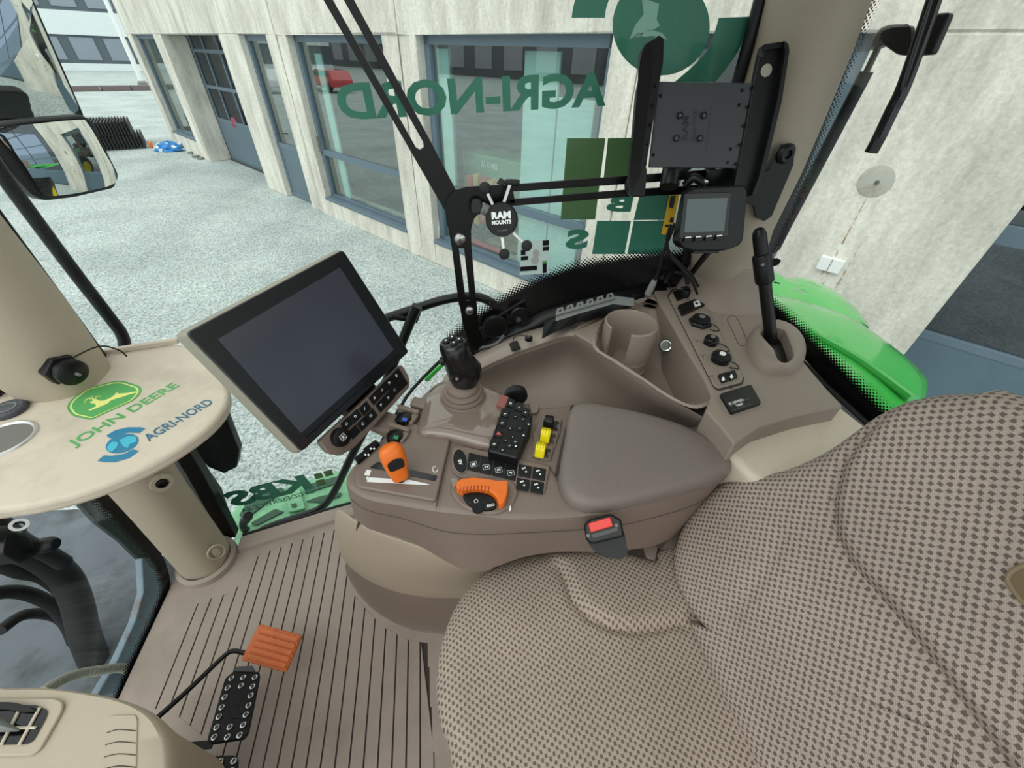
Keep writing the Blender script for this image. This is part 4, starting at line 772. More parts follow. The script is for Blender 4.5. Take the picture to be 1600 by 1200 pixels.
m = MB().lathe([(.003, 0), (.003, .001), (.0015, .001), (.001, -.001)], at(1142, 606, DZ), (0, 0, 1), 14); obj('screw', m, M['darksteel'], con)
# mains outlet cover
ou = slab('outlet_cover', [(1123, 620), (1171, 605), (1187, 634), (1141, 650)], .008, M['black'], con, z=DZ, r=.004, bev=.002)
slab('outlet_bezel', [(1120, 618), (1173, 601), (1190, 636), (1138, 653)], .0015, M['tan'], con, z=DZ, r=.005, bev=.0008)
oz = DZ + .0083; fo = Fr(PZ(1145, 636, oz), PZ(1172, 627, oz) - PZ(1145, 636, oz), PZ(1140, 626, oz) - PZ(1145, 636, oz), (0, 0, 1))
text('outlet_text', 'AC 230V/50Hz', fo, -.001, .0055, .036, .0058, M['white'], ou, thick=0, bold=.03); text('outlet_text', '150W', fo, .009, -.0025, .016, .0055, M['white'], ou, bold=.03)
m = MB(); q = [(1141, 632), (1172, 622), (1176, 631), (1146, 641)]; m.tube([PZ(x, y, oz) for x, y in q + [q[0]]], .0003, 6); obj('outlet_frame_line', m, M['grey'], ou)
# moulded oval line
m = MB(); ov = ccat([PZ(x, y, DZ + .0002) for x, y in [(1138, 496), (1146, 493), (1152, 498), (1160, 515), (1167, 532), (1165, 539), (1157, 540), (1152, 534), (1144, 516), (1137, 502)]], 4); m.tube(ov + [ov[0]], .0006, 6); obj('oval_line', m, M['matdark'], con)
# gear-like boot with lever
holepx = [(1188, 520), (1206, 512), (1224, 515), (1231, 527), (1238, 546), (1238, 560), (1226, 568), (1214, 562), (1210, 548), (1200, 536)]
hole0 = ccat([PZ(x, y, DZ + .026) for x, y in holepx], 8); hc = sum(hole0, V((0, 0, 0))) / len(hole0)
def polar(P, c, a):
    best = None
    for i in range(len(P)):
        p, q = P[i - 1] - c, P[i] - c; d = V((math.cos(a), math.sin(a), 0)); den = (q.x - p.x) * d.y - (q.y - p.y) * d.x
        if abs(den) < 1e-12: continue
        u = (p.y * d.x - p.x * d.y) / den
        if -1e-6 <= u <= 1 + 1e-6:
            r = (p.x + (q.x - p.x) * u) * d.x + (p.y + (q.y - p.y) * u) * d.y
            if r > 0 and (best is None or r < best): best = r
    return best or .01
oc_ = [PZ(x, y, DZ) for x, y in [(1166, 540), (1172, 522), (1188, 510), (1212, 506), (1238, 516), (1255, 536), (1257, 560), (1246, 580), (1222, 588), (1196, 582), (1176, 566)]]; oval0 = ccat(oc_, 8); ov_c = sum(oval0, V((0, 0, 0))) / len(oval0)
angs = [2 * math.pi * i / 64 for i in range(64)]; hole = []; oval = []
for a_ in angs:
    r = polar(hole0, V((hc.x, hc.y, 0)), a_); hole.append(V((hc.x + r * math.cos(a_), hc.y + r * math.sin(a_), DZ + .026)))
    r = polar(oval0, V((hc.x, hc.y, 0)), a_); oval.append(V((hc.x + r * math.cos(a_), hc.y + r * math.sin(a_), DZ)))
rings = []
for t, z in [(0, 0), (.06, .010), (.18, .018), (.38, .024), (.62, .0275), (.85, .028), (.96, .027)]: rings.append([V((p.x + (q.x - p.x) * t, p.y + (q.y - p.y) * t, DZ + z)) for p, q in zip(oval, hole)])
rings += [hole, [p + V((0, 0, -.004)) for p in hole], [p + V((0, 0, -.05)) for p in hole]]
m = MB(); m.loft(rings, cap=False); bo_ = obj('lever_boot', m, M['tan'], con)
m = MB(); m.add([p + V((0, 0, -.024)) for p in hole], [tuple(range(64))]); obj('boot_cavity', m, M['black'], bo_, smooth=False)
lv = thing('column_lever', PZ(1205, 537, .79), 'tall black rod lever with thick sleeve rising out of the oval console boot', 'lever')
b0 = PZ(1206, 540, .765); tp = PL(1186, 362, b0, (b0.x, b0.y, 0)); ax = (tp - b0)
m = MB(); m.tube([b0, b0 + ax * .62], .0125, 20); obj('rod', m, M['black'], lv)
m = MB(); m.tube([b0 + ax * s for s in (.57, .58, .60, .80, .815, .82)], [.0125, .0165, .018, .018, .0165, .013], 24); obj('sleeve', m, M['black'], lv)
m = MB(); m.tube([b0 + ax * s for s in (.80, .97)], .0135, 20); m.tube([b0 + ax * s for s in (.96, .99, 1.02, 1.03)], [.0135, .0125, .009, .004], 20); obj('head', m, M['black'], lv)
m = MB(); q = b0 + ax * .72 + (CAM - b0).normalized() * .0185; m.lathe([(.0035, -.003), (.0035, .0015), (0, .002)], q, CAM - b0, 12); obj('set_screw', m, M['darksteel'], lv)
# items on the front ledge
m = MB(); m.prism(rpoly([PZ(x, y, .715) for x, y in [(795, 538), (808, 533), (813, 545), (800, 550)]], .002), (0, 0, .003)); obj('blank_cover', m, M['black'], con, bevel=.001)
c = PZ(826, 531, .738); m = MB(); m.lathe([(.009, 0), (.009, .008), (.006, .010)], c, (0, 0, 1), 22); kn = obj('small_socket', m, M['black'], con)
m = MB(); m.lathe([(.0025, .010), (.002, .012)], c, (0, 0, 1), 10); obj('cap_button', m, M['grey'], kn)
m = MB(); m.tube([c + V((0, 0, .01)), PZ(812, 524, .745), PZ(803, 528, .735), PZ(802, 538, .722)], .0011, 8, smooth=5); obj('tether', m, M['rubber'], kn)
# black sill moulding behind the console
m = MB(); m.grid([[PX(x, y, .915) for x, y in [(738, 548), (790, 515), (850, 485), (905, 468), (960, 456), (1040, 438)]], [PX(x, y, .90) for x, y in [(745, 556), (795, 530), (852, 508), (905, 490), (960, 476), (1042, 458)]], [PX(x, y, .90) - V((0, 0, .05)) for x, y in [(745, 556), (795, 530), (852, 508), (905, 490), (960, 476), (1042, 458)]]]); struct(obj('trim_7', m, M['black'], solid=.006))
t = thing('cable_clip_strip', PZ(910, 505, .79), 'black wedge clip strip with row of grey tabs on the window ledge', 'clip strip')
lo_ = [(846, 530), (866, 520), (900, 506), (955, 490), (985, 482)]; up2 = [(864, 503), (872, 498), (905, 486), (958, 472), (984, 474)]
m = MB(); m.loft([[PZ(a[0], a[1], .775), PZ(b[0], b[1], .80), PZ(b[0] + 2, b[1] - 5, .80), PZ(a[0] + 4, a[1] - 26, .775)] for a, b in zip(lo_, up2)]); obj('wedge', m, M['black'], t, smooth=False, bevel=.001)
m = MB(); m.loft([[PZ(x, y + 5, .801), PZ(x + 1, y - 8, .803), PZ(x + 1, y - 8, .798), PZ(x, y + 5, .796)] for x, y in ((868, 497), (905, 485), (958, 470), (990, 474))]); obj('top_band', m, M['grey'], t, smooth=False)
for k in range(6):
    x, y = 874 + k * 15.6, 489 - k * 4.5
    m = MB(); m.prism(rpoly([PZ(a, b, .804) for a, b in [(x - 6, y + 5), (x - 4, y - 5), (x + 5, y - 8), (x + 8, y + 1)]], .001), (0, 0, .003)); tb_ = obj('tab', m, M['grey'], t, bevel=.0008)
    m = MB(); m.prism([PZ(a, b, .8075) for a, b in [(x - 1, y - 2), (x, y - 5), (x + 3, y - 6), (x + 3, y - 3)]], (0, 0, .0005)); obj('tab_slot', m, M['black_gloss'], tb_, smooth=False)
# beige storage box at the rear
bx = [PZ(x, y, .735) for x, y in [(1134, 702), (1143, 685), (1185, 662), (1245, 642), (1304, 624), (1322, 640), (1400, 700), (1430, 780), (1300, 800), (1225, 775), (1172, 742)]]
m = MB(); m.prism(bx, (0, 0, -.2)); tag(obj('storage_box', m, M['beige'], bevel=.012, seg=4), 'scuffed beige padded box lid between the side console and seat back', 'box')
t = thing('speaker_grille', PZ(1158, 738, .66), 'small beige ringed vent grille partly hidden between armrest and seat', 'grille')
m = MB(); m.lathe([(.030, 0), (.034, .004), (.034, .012), (.028, .012), (.026, .004)], PZ(1150, 742, .655), (0, 0, 1), 32, cap=False); obj('ring', m, M['beige'], t)
m = MB(); m.lathe([(.027, .002), (0, .002)], PZ(1150, 742, .655), (0, 0, 1), 32, cap=False); obj('mesh', m, M['black'], t)
for k in range(5): a = PZ(1150, 742, .662) + V((-.02 + .01 * k, -.024, 0)); m = MB(); m.box(a, a + V((.003, .048, .004))); obj('slat', m, M['beige'], t, smooth=False)

# ================================================================ armrest console
AZ = .705
arm = thing('armrest_console', PZ(760, 780, .55), 'taupe right armrest control console with joystick, keypads and padded lid', 'armrest')
topo = [(541, 752, AZ), (556, 722, AZ), (592, 690, AZ), (640, 640, AZ), (676, 602, AZ), (706, 592, AZ), (765, 608, AZ), (845, 635, AZ), (895, 632, AZ), (960, 638, AZ), (1050, 660, AZ), (1112, 690, AZ), (1140, 722, AZ), (1120, 752, AZ), (1060, 772, AZ), (960, 797, AZ), (880, 806, AZ), (800, 808, AZ), (740, 802, AZ), (680, 796, AZ), (620, 786, AZ), (570, 776, AZ)]
bot = [(552, 800, .60), (560, 780, .60), (600, 740, .60), (650, 690, .60), (690, 650, .60), (720, 645, .60), (770, 650, .60), (850, 670, .60), (895, 675, .60), (960, 690, .60), (1040, 700, .60), (1080, 730, .60), (1088, 775, .585), (1068, 822, .57), (1030, 850, .565), (955, 862, .565), (880, 862, .57), (820, 870, .565), (760, 890, .56), (718, 888, .56), (640, 845, .585), (575, 826, .595)]
Tt = [PZ(*p) for p in topo]; Bb = [PZ(*p) for p in bot]; ct = sum(Tt, V((0, 0, 0))) / len(Tt)
inner = [p + (ct - p).normalized() * .010 + V((0, 0, .0)) for p in Tt]; low = [p + V((0, 0, -.012)) + (p - ct).normalized() * .002 for p in Tt]
Tc, Lc, Bc, Ic = ccat(Tt, 3), ccat(low, 3), ccat(Bb, 3), ccat(inner, 3)
m = MB(); m.loft([Ic, ringmix(Ic, Tc, .6, -.002), ringmix(Tc, Lc, .4), Lc, ringmix(Lc, Bc, .3), ringmix(Lc, Bc, .92), Bc]); obj('body', m, M['tan_arm'], arm)
# parting line between upper and lower shell
m = MB(); q = ringmix(Lc, Bc, .28); ql = [q[i] + (q[i] - ct).normalized() * .0008 for i in range(36, len(q))]; m.tube(ql, .0007, 6); obj('parting_line', m, mat('line_brown', (84, 72, 66), .6), arm)
def az(x, y, dz=0): return PZ(x, y, AZ + dz)
def aslab(name, pts, h, mt, par=None, dz=0, r=.003, bev=.0012, down=0):
    m = MB(); m.prism(rpoly([PZ(x, y, AZ + dz) for x, y in pts], r), (0, 0, h)); return obj(name, m, mt, par or arm, bevel=bev)
def tslab(name, pts, top, h, mt, par=None, r=.003, bev=.0012):
    m = MB(); m.prism(rpoly([PZ(x, y, AZ + top) for x, y in pts], r), (0, 0, -h)); return obj(name, m, mt, par or arm, bevel=bev)
def mark(name, pts, mt, par, dz): m = MB(); m.prism([PZ(x, y, AZ + dz) for x, y in pts], (0, 0, .0004)); return obj(name, m, mt, par, smooth=False)
# padded lid
ld = [(896, 636), (962, 641), (1050, 663), (1108, 690), (1136, 712), (1142, 732), (1126, 750), (1062, 769), (965, 792), (915, 795), (890, 786), (876, 768), (872, 745), (880, 695)]
L1 = ccat([PZ(x, y, AZ + .010) - V((0, 0, .010)) for x, y in ld], 4); cl = sum(L1, V((0, 0, 0))) / len(L1)
f_ = lambda s, z: [p + (cl - p) * s + V((0, 0, z)) for p in L1]
m = MB(); m.loft([f_(.01, -.002), f_(-.0, .004), f_(.0, .012), f_(.02, .019), f_(.06, .0235), f_(.14, .026), f_(.4, .027), f_(.98, .027)]); lid = obj('padded_lid', m, M['lid'], arm)
m = MB(); q = [az(880, 640, .006), az(897, 633, .006), az(882, 692, .006), az(869, 748, .006)]; m.tube([az(894, 636, .012), az(881, 690, .012), az(870, 742, .012)], .0035, 8, smooth=4); obj('hinge_line', m, M['matdark'], arm)
# front throttle deck
aslab('throttle_deck', [(556, 744), (572, 722), (640, 660), (704, 690), (682, 786), (580, 768), (560, 764)], .006, M['tan_arm'], r=.008, bev=.003)
aslab('throttle_slot', [(577, 731), (590, 722), (684, 744), (680, 752)], .0006, M['black_gloss'], dz=.006, r=.003, bev=0)
mark('speed_wedge', [(576, 746), (640, 750), (671, 757), (668, 758), (573, 753)], M['white'], arm, .0064)
for pts in ([(569, 742), (573, 734), (580, 735), (577, 744)], [(572, 748), (574, 744), (576, 748), (574, 751)], ): mark('speed_icon', pts, M['white'], arm, .0064)
m = MB(); q = [az(680 + 4 * math.cos(t), 733 + 4.6 * math.sin(t), .0064) for t in [i * .5 for i in range(11)]]; m.tube(q, .0008, 6); obj('speed_icon', m, M['white'], arm)
# orange throttle knob
tk = az(617, 742, .012); fk = Fr(tk, az(636, 752) - az(590, 700), (0, 0, 1))
ty = V((0, 0, 1)); rings = []
kn_sec = [(.0, 600, 700, 6), ]
P0, P1 = PZ(627, 748, .715), PZ(609, 700, .775)
axk = (P1 - P0); sx = axk.cross(CAM - P0).normalized(); sy = sx.cross(axk).normalized()
for s, a, b in [(-.02, .006, .006), (.04, .013, .010), (.3, .0165, .012), (.6, .019, .0135), (.85, .0195, .0135), (1.0, .017, .012), (1.08, .011, .008), (1.10, .003, .003)]:
    rings.append([P0 + axk * s + sx * a * math.copysign(abs(math.cos(t)) ** .8, math.cos(t)) + sy * b * math.copysign(abs(math.sin(t)) ** .8, math.sin(t)) for t in [2 * math.pi * i / 28 for i in range(28)]])
m = MB(); m.loft(rings); tkn = obj('throttle_knob', m, M['orange'], arm)
if sy.dot(CAM - P0) < 0: sy = -sy
fk = Fr(P0 + axk * .62 + sy * .0135, sx, axk, sy)
m = MB(); m.prism(rpoly([fk.at(-.012, -.010), fk.at(.012, -.010), fk.at(.013, .006), fk.at(.0, .011), fk.at(-.013, .006)], .005), sy * .0012); obj('knob_recess', m, M['black'], tkn, bevel=.0005)
m = MB(); m.tube([P0 + V((0, 0, -.02)), P0 + axk * .1], .007, 12); obj('knob_stem', m, M['black'], tkn)
# rockers beside the monitor foot
for k, (x, y, col) in enumerate([(634, 655, 'blue'), (620, 683, 'green')]):
    pr = aslab('paddle_well', [(x - 10, y - 10), (x + 18, y - 1), (x + 8, y + 14), (x - 18, y + 4)], .004, M['black_gloss'], dz=-.002, r=.003)
    aslab('paddle_guard', [(x - 10, y - 14), (x + 24, y - 4), (x + 20, y + 1), (x - 12, y - 9)], .018, M['tan_arm'], dz=-.002, r=.004, bev=.003)
    aslab('paddle_guard', [(x + 12, y - 2), (x + 22, y + 1), (x + 10, y + 16), (x + 4, y + 12)], .014, M['tan_arm'], dz=-.002, r=.004, bev=.003)
    m = MB(); c = az(x - 3, y, .01); m.lathe([(.013, -.012), (.0155, 0), (.0135, .006), (.005, .009)], c, (0, 0, 1), 20); pd = obj('paddle', m, M['black'], arm)
    mark('paddle_icon', [(x - 4, y - 3), (x + 3, y - 1), (x + 1, y + 4), (x - 6, y + 2)], mat('icon_' + col, (64, 96, 190) if col == 'blue' else (40, 140, 96), .5), pd, .0195)
aslab('paddle_guard', [(648, 625), (674, 632), (668, 645), (640, 638)], .012, M['tan_arm'], r=.006, bev=.004)
for pts, ic in (([(555, 720), (586, 696), (590, 700), (560, 727)], 0), ([(568, 706), (588, 691), (594, 696), (576, 712)], 1), ([(672, 618), (684, 609), (690, 614), (678, 624)], 2), ([(684, 609), (693, 604), (697, 609), (690, 614)], 3)):
    kk = aslab('edge_key', pts, .008 if ic < 2 else .012, M['black'], r=.0015)
    cx2 = sum(p[0] for p in pts) / 4; cy2 = sum(p[1] for p in pts) / 4; hh = .0083 if ic < 2 else .0123
    for dx in (-4, 1): mark('key_icon', [(cx2 + dx, cy2), (cx2 + dx + 2, cy2 - 2), (cx2 + dx + 4, cy2), (cx2 + dx + 2, cy2 + 2)], M['white'], kk, hh)
# glossy hump with joystick platform
hump = [(657, 658, 0.0), (672, 618, 0), (706, 600, 0), (770, 612, 0), (806, 640, 0), (790, 690, 0), (766, 706, 0), (700, 690, 0), (655, 684, 0)]
hp = [PZ(x, y, AZ) for x, y, _ in hump]; hp = ccat(hp, 3); ch = sum(hp, V((0, 0, 0))) / len(hp)
h_ = lambda s, z: [p + (ch - p) * s + V((0, 0, z)) for p in hp]
m = MB(); m.loft([h_(0, -.002), h_(0, .006), h_(.02, .011), h_(.08, .015), h_(.25, .018), h_(.5, .020), h_(.98, .021)]); obj('control_hump', m, M['tan_gloss'], arm)
HZ = .021
jb = PZ(724, 622, AZ + HZ - .004)
m = MB(); prof = [(.046, 0), (.046, .004), (.040, .007), (.043, .011), (.042, .015), (.036, .017), (.039, .021), (.037, .025), (.031, .027), (.033, .031), (.031, .036), (.022, .041), (.012, .043)]
m.lathe(prof, jb, (-.02, .02, 1), 40); js_ = obj('joystick_gaiter', m, M['tan_arm'], arm)
top = PL(711, 541, jb + V((0, 0, .1)), ((CAM - jb).x, (CAM - jb).y, 0)); low_ = PL(722, 607, jb + V((0, 0, .04)), ((CAM - jb).x, (CAM - jb).y, 0)); axj = top - low_; jx = axj.cross(CAM - jb).normalized(); jy = jx.cross(axj).normalized()
if jy.dot(CAM - jb) < 0: jy = -jy
if (PL(760, 580, jb, (CAM - jb)) - PL(700, 580, jb, (CAM - jb))).dot(jx) < 0: jx = -jx
k_ = (CAM - jb).length / FPX; rings = []
for s, a, b, o in [(-.12, 19, 17, 6), (-.04, 20, 18, 5), (.04, 17, 16, 5), (.14, 19, 18, 6), (.3, 25, 22, 8), (.5, 26, 24, 7), (.7, 22, 22, 2), (.85, 20, 22, -1), (.97, 20, 21, -2), (1.06, 19, 19, -2), (1.10, 16, 16, -2), (1.115, 10, 10, -2)]:
    rings.append([low_ + axj * s + jx * (a * k_ * math.cos(t) + o * k_) + jy * b * k_ * math.sin(t) for t in [2 * math.pi * i / 32 for i in range(32)]])
m = MB(); m.loft(rings); jg = obj('joystick_grip', m, M['black_gloss'] if 0 else mat('joystick_black', (20, 20, 22), .22), arm)
au = axj.normalized(); tj = low_ + axj * 1.1 + jx * (-2 * k_)
for dx, dy in ((-9, 1), (1, -7), (9, 0), (0, 8)):
    c = tj + jx * dx * k_ - jy * dy * k_; m = MB().lathe([(5.6 * k_, -.002), (5.4 * k_, .0035), (4 * k_, .0045), (0, .005)], c, au, 18); bt = obj('thumb_button', m, M['black'], jg)
    m = MB().lathe([(1.6 * k_, .0048), (1.0 * k_, .0054)], c, au, 8); obj('button_mark', m, M['white'], bt)
c = low_ + axj * .50 + jx * (-5 * k_) + jy * 22 * k_; m = MB().lathe([(7.5 * k_, -.003), (7 * k_, .002), (0, .004)], c, jy, 20); bt = obj('front_button', m, M['black'], jg)
m = MB().lathe([(3 * k_, .003), (2 * k_, .0046)], c, jy, 6); obj('button_mark', m, M['grey'], bt)
c = low_ + axj * .72 + jx * (-21 * k_); m = MB().lathe([(7 * k_, -.003), (6 * k_, .004), (2 * k_, .005)], c, -jx, 14); obj('side_trigger', m, M['black'], jg)
# encoder wheel and upper keypad (raised rounded bank)
KZ = .026
bank = [(792, 624), (816, 632), (832, 650), (829, 668), (808, 716), (762, 704), (783, 642)]
tslab('keypad_bank', bank, KZ, KZ + .004, M['black'], r=.004, bev=.004)
tslab('warning_key', [(783, 616), (795, 620), (788, 638), (776, 632)], .026, .010, M['brick'], r=.001)
e0, e1 = PZ(790, 622, AZ + .020), PZ(823, 632, AZ + .020); ec = PZ(806, 618, AZ + .014); ex_ = (PZ(800, 608, AZ) - PZ(812, 655, AZ)).normalized()
m = MB(); rings = []
axw = ex_; prof = []
nn = 60; tt_ = axw.orthogonal().normalized(); bb2 = axw.cross(tt_)
for h, r in [(-.008, .020), (-.006, .0235), (.006, .0235), (.009, .020), (.0095, .004)]:
    rings.append([ec + axw * h + (tt_ * math.cos(2 * math.pi * i / nn) + bb2 * math.sin(2 * math.pi * i / nn)) * (r - (.0012 if i % 3 == 0 and abs(h) < .008 else 0)) for i in range(nn)])
m.loft(rings); obj('encoder_wheel', m, M['black_gloss'] if 0 else M['black'], arm)
def keyq(pts, h, dz, ic=None, par=None, name='key', mt=None):
    k2 = aslab(name, pts, h, mt or M['black'], par=par, dz=dz, r=.0012, bev=.0006)
    if ic:
        cx2 = sum(p[0] for p in pts) / len(pts); cy2 = sum(p[1] for p in pts) / len(pts); zz = dz + h + .0002
        ux = PZ(cx2, cy2 - 10, AZ + zz) - PZ(cx2, cy2, AZ + zz)           # glyphs read along the armrest
        fr = Fr(PZ(cx2, cy2, AZ + zz), PZ(cx2 - 3.5, cy2 - 10, AZ + zz) - PZ(cx2, cy2, AZ + zz), PZ(cx2 - 10, cy2 + 3, AZ + zz) - PZ(cx2, cy2, AZ + zz), (0, 0, 1))
        s = ic[1] if isinstance(ic, tuple) else .006; ch_ = ic[0] if isinstance(ic, tuple) else ic
        text('key_mark', ch_, fr, -s * .5 * max(1, len(ch_) * .55), -s * .5, s * max(.7, len(ch_) * .6), s, M['white'], k2, bold=.03)
    return k2
for k, (x, y, ic) in enumerate([(799, 630, 'SET'), (812, 636, 'O'), (822, 644, '~')]): keyq([(x - 5, y - 8), (x + 6, y - 4), (x + 3, y + 8), (x - 8, y + 4)], .0015, KZ + .0005, (ic, .0042))
for k, (x, y, ic) in enumerate([(790, 646, '%'), (785, 660, '&'), (779, 678, ''), (773, 693, '#')]):
    q = keyq([(x - 6, y - 7), (x + 7, y - 3), (x + 4, y + 7), (x - 9, y + 3)], .0015, KZ + .0005, (ic, .005) if ic else None)
    if not ic: mark('hazard_triangle', [(x + 0, y - 4), (x + 4, y + 2), (x - 4, y + 1)], mat('hazard_red', (206, 90, 80), .5), q, KZ + .0024)
for k, (x, y, ic) in enumerate([(805, 651, '+'), (797, 669, '+'), (789, 688, '-'), (785, 703, '+'), (816, 655, '-'), (812, 669, 'A'), (826, 663, '|'), (800, 683, '-'), (818, 680, '|'), (796, 696, 'x'), (806, 697, '|'), (805, 690, 'o')]):
    m = MB().lathe([(.0050 if ic in '+-|' else .0075, 0), (.0048 if ic in '+-|' else .007, .0014)], PZ(x, y, AZ + KZ), (0, 0, 1), 18); q = obj('round_key', m, M['black'], arm, bevel=.0004)
    zz = KZ + .0017; fr = Fr(PZ(x, y, AZ + zz), PZ(x - 3.5, y - 10, AZ + zz) - PZ(x, y, AZ + zz), PZ(x - 10, y + 3, AZ + zz) - PZ(x, y, AZ + zz), (0, 0, 1))
    text('key_mark', ic, fr, -.0016, -.0016, .0030, .0008 if ic == '-' else .0032, M['white'], q, bold=.02)
# lower keypad: round key, 1-4, four function keys
sup = [(706, 700), (720, 698), (860, 730), (851, 772), (826, 770), (720, 748), (704, 736)]
aslab('lower_key_plate', sup, .004, M['tan_arm'], r=.004, bev=.002)
oc = [(719 + 10.5 * math.cos(t) + 2.5 * math.sin(t), 721 + 18 * math.sin(t) - 1 * math.cos(t)) for t in [2 * math.pi * i / 28 for i in range(28)]]
m = MB(); m.prism([az(719 + (x - 719) * 1.18, 721 + (y - 721) * 1.12, .004) for x, y in oc], (0, 0, .002)); obj('oval_key_rim', m, M['tan'], arm, bevel=.001)
m = MB(); m.prism([az(x, y, .006) for x, y in oc], (0, 0, .002)); ok = obj('oval_key', m, M['black'], arm, bevel=.0008)
zz = .0083; fr = Fr(az(719, 722, zz), az(716, 712, zz) - az(719, 722, zz), az(709, 725, zz) - az(719, 722, zz), (0, 0, 1)); text('key_mark', 'AB', fr, -.006, -.003, .012, .006, M['white'], ok, bold=.03)
xs = [733, 752, 772, 791, 810]
for k in range(4):
    a, b = xs[k], xs[k + 1]; y0 = 708 + (a - 733) * .232; y1 = 708 + (b - 733) * .232
    q = keyq([(a, y0), (b - 1, y1), (b - 5, y1 + 26), (a - 4, y0 + 26)], .002, .004)
    cx2 = (a + b) / 2 - 2; cy2 = (y0 + y1) / 2 + 15; zz = .0064; fr = Fr(az(cx2, cy2, zz), az(cx2 - 2.5, cy2 - 10, zz) - az(cx2, cy2, zz), az(cx2 - 10, cy2 + 2, zz) - az(cx2, cy2, zz), (0, 0, 1))
    text('key_number', str(k + 1), fr, -.0025, -.0028, .005, .0062, M['white'], q, bold=.03)
    m = MB(); pts = frect(fr, -.0052, -.0052, .0052, .0058, .0015); m.tube(pts + [pts[0]], .0003, 5); obj('key_border', m, M['white'], q)
for i, (x, y) in enumerate([(811, 726), (833, 730), (808, 747), (830, 751)]):
    q = keyq([(x, y), (x + 20, y + 4), (x + 18, y + 22), (x - 2, y + 18)], .002, .004)
    for dx, dy in ((6, 6), (11, 11), (9, 5)): 
        c = az(x + dx, y + dy, .0062); m = MB().lathe([(.0018, 0), (.0016, .0004)], c, (0, 0, 1), 8); obj('key_icon', m, M['white'], q)
# yellow and black finger levers in their recess
rc = aslab('lever_recess', [(846, 652), (878, 655), (876, 676), (860, 722), (836, 716), (832, 680)], .003, M['tan_arm'], r=.005, bev=.002)
for k, (x, y, mt) in enumerate([(858, 664, 'black'), (853, 684, 'yellow'), (845, 707, 'yellow')]):
    aslab('lever_pocket', [(x - 12, y - 11), (x + 20, y - 7), (x + 16, y + 11), (x - 14, y + 8)], .006, M['tan_arm'], dz=.001, r=.003, bev=.002)
    aslab('pocket_floor', [(x - 9, y - 8), (x + 16, y - 5), (x + 13, y + 8), (x - 11, y + 5)], .0006, M['black_gloss'] if k == 0 else M['matdark'], dz=.0072, r=.003, bev=0)
    prof = [(-.017, .0), (-.017, .006), (-.009, .017), (.002, .022), (.010, .018), (.014, .0)]
    c = az(x - 1, y, .007); fx = Fr(c, az(x + 3, y - 12, .007) - c, az(x + 10, y + 3, .007) - c)
    d1 = (az(x - 2, y + 9, .007) - az(x + 2, y - 9, .007)).normalized(); up_ = V((0, 0, 1)); sd = d1.cross(up_)
    m = MB(); m.prism([c + d1 * a + up_ * b - sd * .0085 for a, b in prof], sd * .017); lvv = obj('finger_lever', m, M[mt], arm, bevel=.002, seg=3)
    if k:
        for s in (-.005, .0, .005): m = MB(); m.tube([c + d1 * a + up_ * (b + .0002) + sd * s for a, b in prof[1:5]], .0005, 5); obj('grip_rib', m, mat('yellow_shadow', (190, 168, 20), .5) if 'yellow_shadow' not in bpy.data.materials else bpy.data.materials['yellow_shadow'], lvv)
    z2 = .0084; fr = Fr(az(x + 13, y + 3, z2), az(x + 16, y - 7, z2) - az(x + 13, y + 3, z2), az(x + 3, y + 1, z2) - az(x + 13, y + 3, z2), (0, 0, 1)); text('lever_mark', ['N', 'ABS', 'BSB'][k] if k == 0 else '===', fr, -.003, -.001, .008, .0035, M['grey'], arm)
m = MB(); m.prism(rpoly([az(x, y, .001) for x, y in [(826, 632), (842, 637), (840, 647), (830, 649)]], .003), (0, 0, .006)); obj('corner_key', m, M['tan_arm'], arm, bevel=.002)
# orange speed dial
dc = az(758, 782, .004)
a_ring = [(713, 763), (722, 757), (740, 755), (760, 757), (776, 760), (794, 760), (793, 778), (788, 794), (780, 798), (776, 786), (768, 778), (752, 774), (736, 774), (722, 776), (714, 772)]
aslab('dial_surround', [(702, 772), (706, 756), (726, 748), (760, 748), (800, 752), (812, 770), (800, 794), (780, 806), (750, 806), (722, 796)], .007, M['tan_arm'], dz=-.002, r=.02, bev=.004)
m = MB(); P_ = rpoly([az(x, y, .004) for x, y in a_ring], .004, 4); m.prism(P_, (0, 0, .017)); dl = obj('speed_dial', m, M['orange'], arm, bevel=.004, seg=3)
for k in range(9):
    x = 719 + k * 5.6; y = 762 - 3.5 * math.sin(k / 8 * math.pi * .8); c = az(x, y, .0215); q = az(x - 1.5, y + 11, .0215)
    m = MB(); m.tube([c, q], .0009, 6); obj('dial_rib', m, mat('orange_dark', (176, 72, 14), .5) if 'orange_dark' not in bpy.data.materials else bpy.data.materials['orange_dark'], dl)
aslab('dial_face', [(722, 778), (736, 774), (756, 775), (770, 781), (777, 796), (764, 801), (744, 799), (730, 790)], .010, M['black'], dz=.003, r=.006, bev=.002)
zz = .0133; fr = Fr(az(760, 792, zz), az(774, 789, zz) - az(760, 792, zz), (0, 0, 0) if 0 else az(759, 785, zz) - az(760, 792, zz), (0, 0, 1)); text('dial_text', 'ECO', fr, .001, -.001, .012, .0045, M['white'], arm, bold=.04)
m = MB(); q = [az(744 + 3 * math.cos(t), 783 + 3 * math.sin(t), zz) for t in [i * .6 for i in range(11)]]; m.tube(q, .0005, 5); obj('dial_icon', m, M['white'], arm)
m = MB(); m.lathe([(.009, 0), (.009, .003), (.0085, .004)], az(747, 795, .011), (0, 0, 1), 22); bt = obj('dial_button', m, M['black'], arm)
mark('eco_leaf', [(795, 794), (798, 789), (799, 796), (796, 800)], M['white'], arm, .006)
m = MB(); m.prism(rpoly([az(x, y, 0) for x, y in [(704, 752), (716, 752), (718, 762), (708, 766)]], .004), (0, 0, .010)); obj('indicator_lens', m, M['tan'], arm, bevel=.003)
